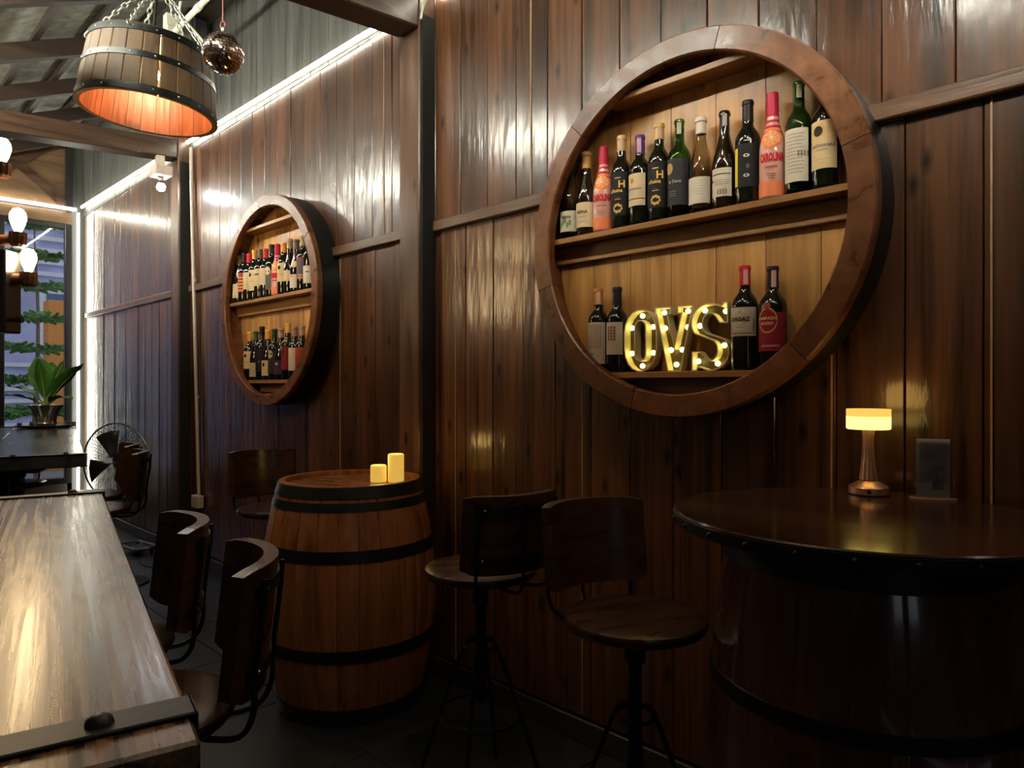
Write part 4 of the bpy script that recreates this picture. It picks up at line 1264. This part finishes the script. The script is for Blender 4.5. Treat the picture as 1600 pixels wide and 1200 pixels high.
# ================================================================== FAN
fan = empty('pedestal_fan', (-5.10, 1.44, 0), R(45 - 12), 'black pedestal fan with wide wire guard beside the far table', 'fan')
lathe('base', [(0, 0), (.17, 0), (.17, .012), (.06, .035), (.02, .05), (0, .05)], M['black'], fan, 24, False, True, R(30))
tube('pole', [(0, .04, .04), (0, .04, .76)], .014, M['black'], fan, 10)
ZF = .80; RF = .255
tube('motor', [(0, .14, ZF), (0, .06, ZF), (0, -.01, ZF)], .06, M['black'], fan, 14, radii=[.045, .065, .055])
for k in range(4):
    bm = bmesh.new(); a0 = k * PI / 2 + .3; rows = []
    for i in range(6):
        r_ = .04 + .17 * i / 5
        rows.append([bm.verts.new((r_ * math.cos(a0 + t * (.28 + .10 * i / 5)), -.045 - .018 * t, ZF + r_ * math.sin(a0 + t * (.28 + .10 * i / 5)))) for t in (-1, -.3, .4, 1)])
    for i in range(5):
        for j in range(3): bm.faces.new((rows[i][j], rows[i][j + 1], rows[i + 1][j + 1], rows[i + 1][j]))
    rr = bmesh.ops.extrude_face_region(bm, geom=bm.faces[:])
    for e in rr['geom']:
        if isinstance(e, bmesh.types.BMVert): e.co.y -= .002
    finish(bm, 'blade', M['fanblade'], fan, True)
bm = bmesh.new()
for k in range(60):
    a = 2 * PI * k / 60
    pts = [(r_ * math.cos(a), y_, ZF + r_ * math.sin(a)) for r_, y_ in ((.03, -.095), (.12, -.095), (.21, -.085), (RF, -.035), (.21, .005), (.08, .012))]
    bm_tube(bm, pts, .0011, 3, False, False)
tag(finish(bm, 'guard_wires', M['mesh_wire'], fan), kind='stuff')
tube('guard_rim', [(RF * math.cos(2 * PI * k / 48), -.035, ZF + RF * math.sin(2 * PI * k / 48)) for k in range(48)], .0055, M['mesh_wire'], fan, 6, True)
lathe('guard_badge', [(0, 0), (.035, 0), (.035, .004), (0, .006)], M['black'], fan, 20).location = (0, -.095, ZF)
fan.children[-1].rotation_euler = (R(90), 0, 0)

# small black stand on the floor
fs = empty('floor_stand', (-5.96, 1.79, 0), R(8), 'low black metal stand with shiny rim lying by the baseboard', 'stand')
tube('rim_frame', [(-.16, -.07, .055), (.13, -.07, .055), (.17, .02, .055), (.12, .10, .055), (-.16, .10, .055)], .009, M['steel'], fs, 6, True)
box('plate', -.14, .13, -.06, .09, .030, .042, M['black'], fs, .004)
for a_, b_ in ((-.13, -.05), (.10, -.05), (.10, .075), (-.13, .075)):
    box('foot', a_ - .012, a_ + .012, b_ - .012, b_ + .012, 0, .050, M['black'], fs, .003)
cb = tube('power_cable', smooth_path([(-5.80, 1.75, .004), (-5.5, 1.70, .004), (-5.25, 1.78, .004), (-5.20, 1.93, .004), (-5.20, 1.955, .10), (-5.21, 1.93, .30), (-5.20, 1.930, .425)], 6), .0035, M['black'], None, 6)
tag(cb, 'thin black power cable running over floor tiles to the white socket', 'cable')

# ================================================================== POTTED PLANT ON THE FAR TABLE
PX, PY = -5.36, 1.075
ty = empty('serving_tray', (PX, PY, TZ + .0005), R(40), 'dark tray with silver edge ornaments under the plant pot', 'tray')
lathe('tray_plate', [(0, .012), (.150, .012), (.165, .020), (.168, .017), (.155, .006), (0, .006)], M['black'], ty, 32, False, True, R(40))
for k in range(3):
    a = 2 * PI * k / 3 + .4
    dome('tray_foot', (.12 * math.cos(a), .12 * math.sin(a), 0), .016, M['black'], ty, 'z', .0065)
for k in range(9):
    a = 2 * PI * k / 9
    box('edge_ornament', -.014, .014, -.006, .006, 0, .018, M['silver'], ty, .002).location = (.150 * math.cos(a), .150 * math.sin(a), .0165)
    ty.children[-1].rotation_euler = (0, 0, a + PI / 2)
pl = empty('potted_plant', (PX, PY, TZ + .0128), 0, 'broad green-leaved plant in ribbed silver pot by the window', 'plant')
bm = bmesh.new(); N = 36; rows = []
prof = [(.052, 0), (.060, .015), (.056, .03), (.060, .06), (.075, .10), (.095, .130), (.098, .134), (.090, .132), (.070, .105)]
for k in range(N):
    a = 2 * PI * k / N
    rows.append([bm.verts.new((r * (1 + (.05 if k % 3 == 0 else -.02)) * math.cos(a), r * (1 + (.05 if k % 3 == 0 else -.02)) * math.sin(a), h)) for r, h in prof])
for k in range(N):
    A, B = rows[k], rows[(k + 1) % N]
    for i in range(len(prof) - 1): bm.faces.new((A[i], B[i], B[i + 1], A[i + 1]))
bm.faces.new([r[0] for r in rows])
finish(bm, 'pot', M['silver'], pl, True, R(40))
lathe('soil', [(0, .108), (.072, .106)], plain('soil', (.02, .012, .008), .9), pl, 20)
def leaf(az, length, width, rise, droop, fold=.25):
    bm = bmesh.new(); n = 12; rows = []
    d = Vector((math.cos(az), math.sin(az), 0)); sd = Vector((-d.y, d.x, 0))
    for i in range(n + 1):
        t = i / n
        p = Vector((0, 0, .12)) + d * length * (t ** 1.15) * math.cos(rise) + Vector((0, 0, 1)) * length * (t * math.sin(rise) - droop * t * t)
        w = width * (max(0, math.sin(PI * max(0, (t - .22) / .78) ** .8)) ** .75 if t > .22 else 0) / 2 + .004 * (1 - t)
        up = Vector((0, 0, 1))
        rows.append([bm.verts.new(p + sd * w * s + up * abs(s) * w * fold + (up * .006 * math.sin(i * 1.7 + s) if abs(s) > .9 else up * 0)) for s in (-1, -.5, 0, .5, 1)])
    for i in range(n):
        for j in range(4): bm.faces.new((rows[i][j], rows[i][j + 1], rows[i + 1][j + 1], rows[i + 1][j]))
    rr = bmesh.ops.extrude_face_region(bm, geom=bm.faces[:])
    for e in rr['geom']:
        if isinstance(e, bmesh.types.BMVert): e.co.z -= .0012
    lf = finish(bm, 'leaf', M['leaf'], pl, True, R(60))
    pts = [Vector((0, 0, .12)) + d * length * ((i / 10 * .9) ** 1.15) * math.cos(rise) + Vector((0, 0, 1)) * (length * (i / 10 * .9 * math.sin(rise) - droop * (i / 10 * .9) ** 2) + .0006) for i in range(11)]
    tube('midrib', pts, .004, M['leafpale'], lf, 5, radii=[.007 - .0006 * i for i in range(11)])
CR = R(45.16)
for a_, L_, w_, ri_, dr_, fo in ((-5, .42, .15, R(52), .12, .35), (188, .34, .10, R(48), .35, .3), (150, .36, .17, R(76), .05, .15), (60, .36, .14, R(72), .10, .2),
                                (-30, .36, .09, R(30), .35, .3), (215, .28, .08, R(35), .30, .3), (-95, .34, .09, R(78), .05, .25), (110, .38, .14, R(68), .15, .2)):
    leaf(CR + R(a_), L_, w_, ri_, dr_, fo)

# ================================================================== OUTSIDE THE WINDOW
tag(box('ground', -24, XL - .12, -10, 14, -.1, 0, M['ground']), kind='structure')
bd = empty('building', (-15.5, 2.5, 0), 0, 'lilac building across the street with pale slatted bands', 'building')
box('facade_wall', -.3, 0, -8, 8, 0, 7, M['facade'], bd)
for k in range(9):
    box('slat', 0, .08, -8, 8, 3.35 + .22 * k, 3.43 + .22 * k, M['facade2'], bd)
for k in range(6):
    box('slat', 0, .08, -8, 8, .55 + .22 * k, .62 + .22 * k, M['facade2'], bd)
for k in range(5):
    f = box('window', 0, .06, -6.4 + 2.3 * k, -5.2 + 2.3 * k, 2.05, 3.1, M['facade2'], bd)
    box('pane', .061, .07, -6.3 + 2.3 * k, -5.3 + 2.3 * k, 2.12, 3.03, plain('far_pane', (.10, .14, .32), .1), f)
for k, (x_, y_, z_, w_) in enumerate(((-12.8, 2.72, 2.62, .16), (-12.9, 1.35, 1.6, .16))):
    o = tag(box('timber_post', x_ - w_, x_ + w_, y_ - w_, y_ + w_, 0, z_, M['orange'], None, .01), ('taller' if k == 0 else 'shorter') + ' orange timber post outside the window', 'post', 'orange posts outside')
sheet = box('awning', -12.2, -11.9, 2.2, 4.4, 2.75, 2.79, M['facade2'], None, .005)
sheet.rotation_euler = (R(14), 0, 0)
bpy.data.objects.remove(sheet)

def araucaria(x, y, h, label, lean=0.0):
    t = empty('norfolk_pine', (x, y, 0), 0, label, 'tree')
    pts = [Vector((lean * i / 8 * .5, -.02 * math.sin(i), h * i / 8)) for i in range(9)]
    tube('trunk', pts, .03, M['trunk'], t, 8, radii=[.038 - .0038 * i for i in range(9)])
    tier = 0; z = .55
    while z < h - .1:
        f = 1 - (z / h)
        L = .25 + .62 * f
        for k in range(5):
            a = 2 * PI * k / 5 + tier * .6
            d = Vector((math.cos(a), math.sin(a), 0)); sd = Vector((-d.y, d.x, 0))
            bm = bmesh.new()
            base = Vector((lean * .5 * z / h, 0, z))
            P = [base + d * L * u + Vector((0, 0, .10 * L * u + .16 * L * u * u - .22 * L * u ** 3)) for u in [i / 10 for i in range(11)]]
            bm_tube(bm, P, .006, 4, radii=[.010 - .0007 * i for i in range(11)])
            for i in range(2, 11):
                for s in (-1, 1):
                    tl = (.24 if i < 9 else .14) * (1 - .05 * i) * (.6 + .6 * f)
                    e = P[i] + (sd * s * .85 + d * .45 + Vector((0, 0, .35 * math.sin(i * 2.7 + s + k)))).normalized() * tl
                    # a furry twig: three crossed blades with toothed edges
                    ax = (e - P[i]); u1 = ax.cross(Vector((0, 0, 1))).normalized(); u2 = ax.cross(u1).normalized()
                    for q in (u1, u2, (u1 + u2).normalized(), (u1 - u2).normalized()):
                        row = []
                        for m_ in range(9):
                            w = .042 * (1 - .55 * m_ / 8) * (1 if m_ % 2 else .35)
                            c = P[i] + ax * m_ / 8
                            row.append((bm.verts.new(c + q * w), bm.verts.new(c - q * w)))
                        for A, B in zip(row[:-1], row[1:]): bm.faces.new((A[0], A[1], B[1], B[0]))
            finish(bm, 'branch', M['needle'], t)
        z += .40; tier += 1
    return t
araucaria(-10.60, 2.03, 3.55, 'norfolk pine with tiered feathery branches outside the window', -.15)
araucaria(-9.70, 1.35, 1.35, 'small young norfolk pine low outside the window', .05)
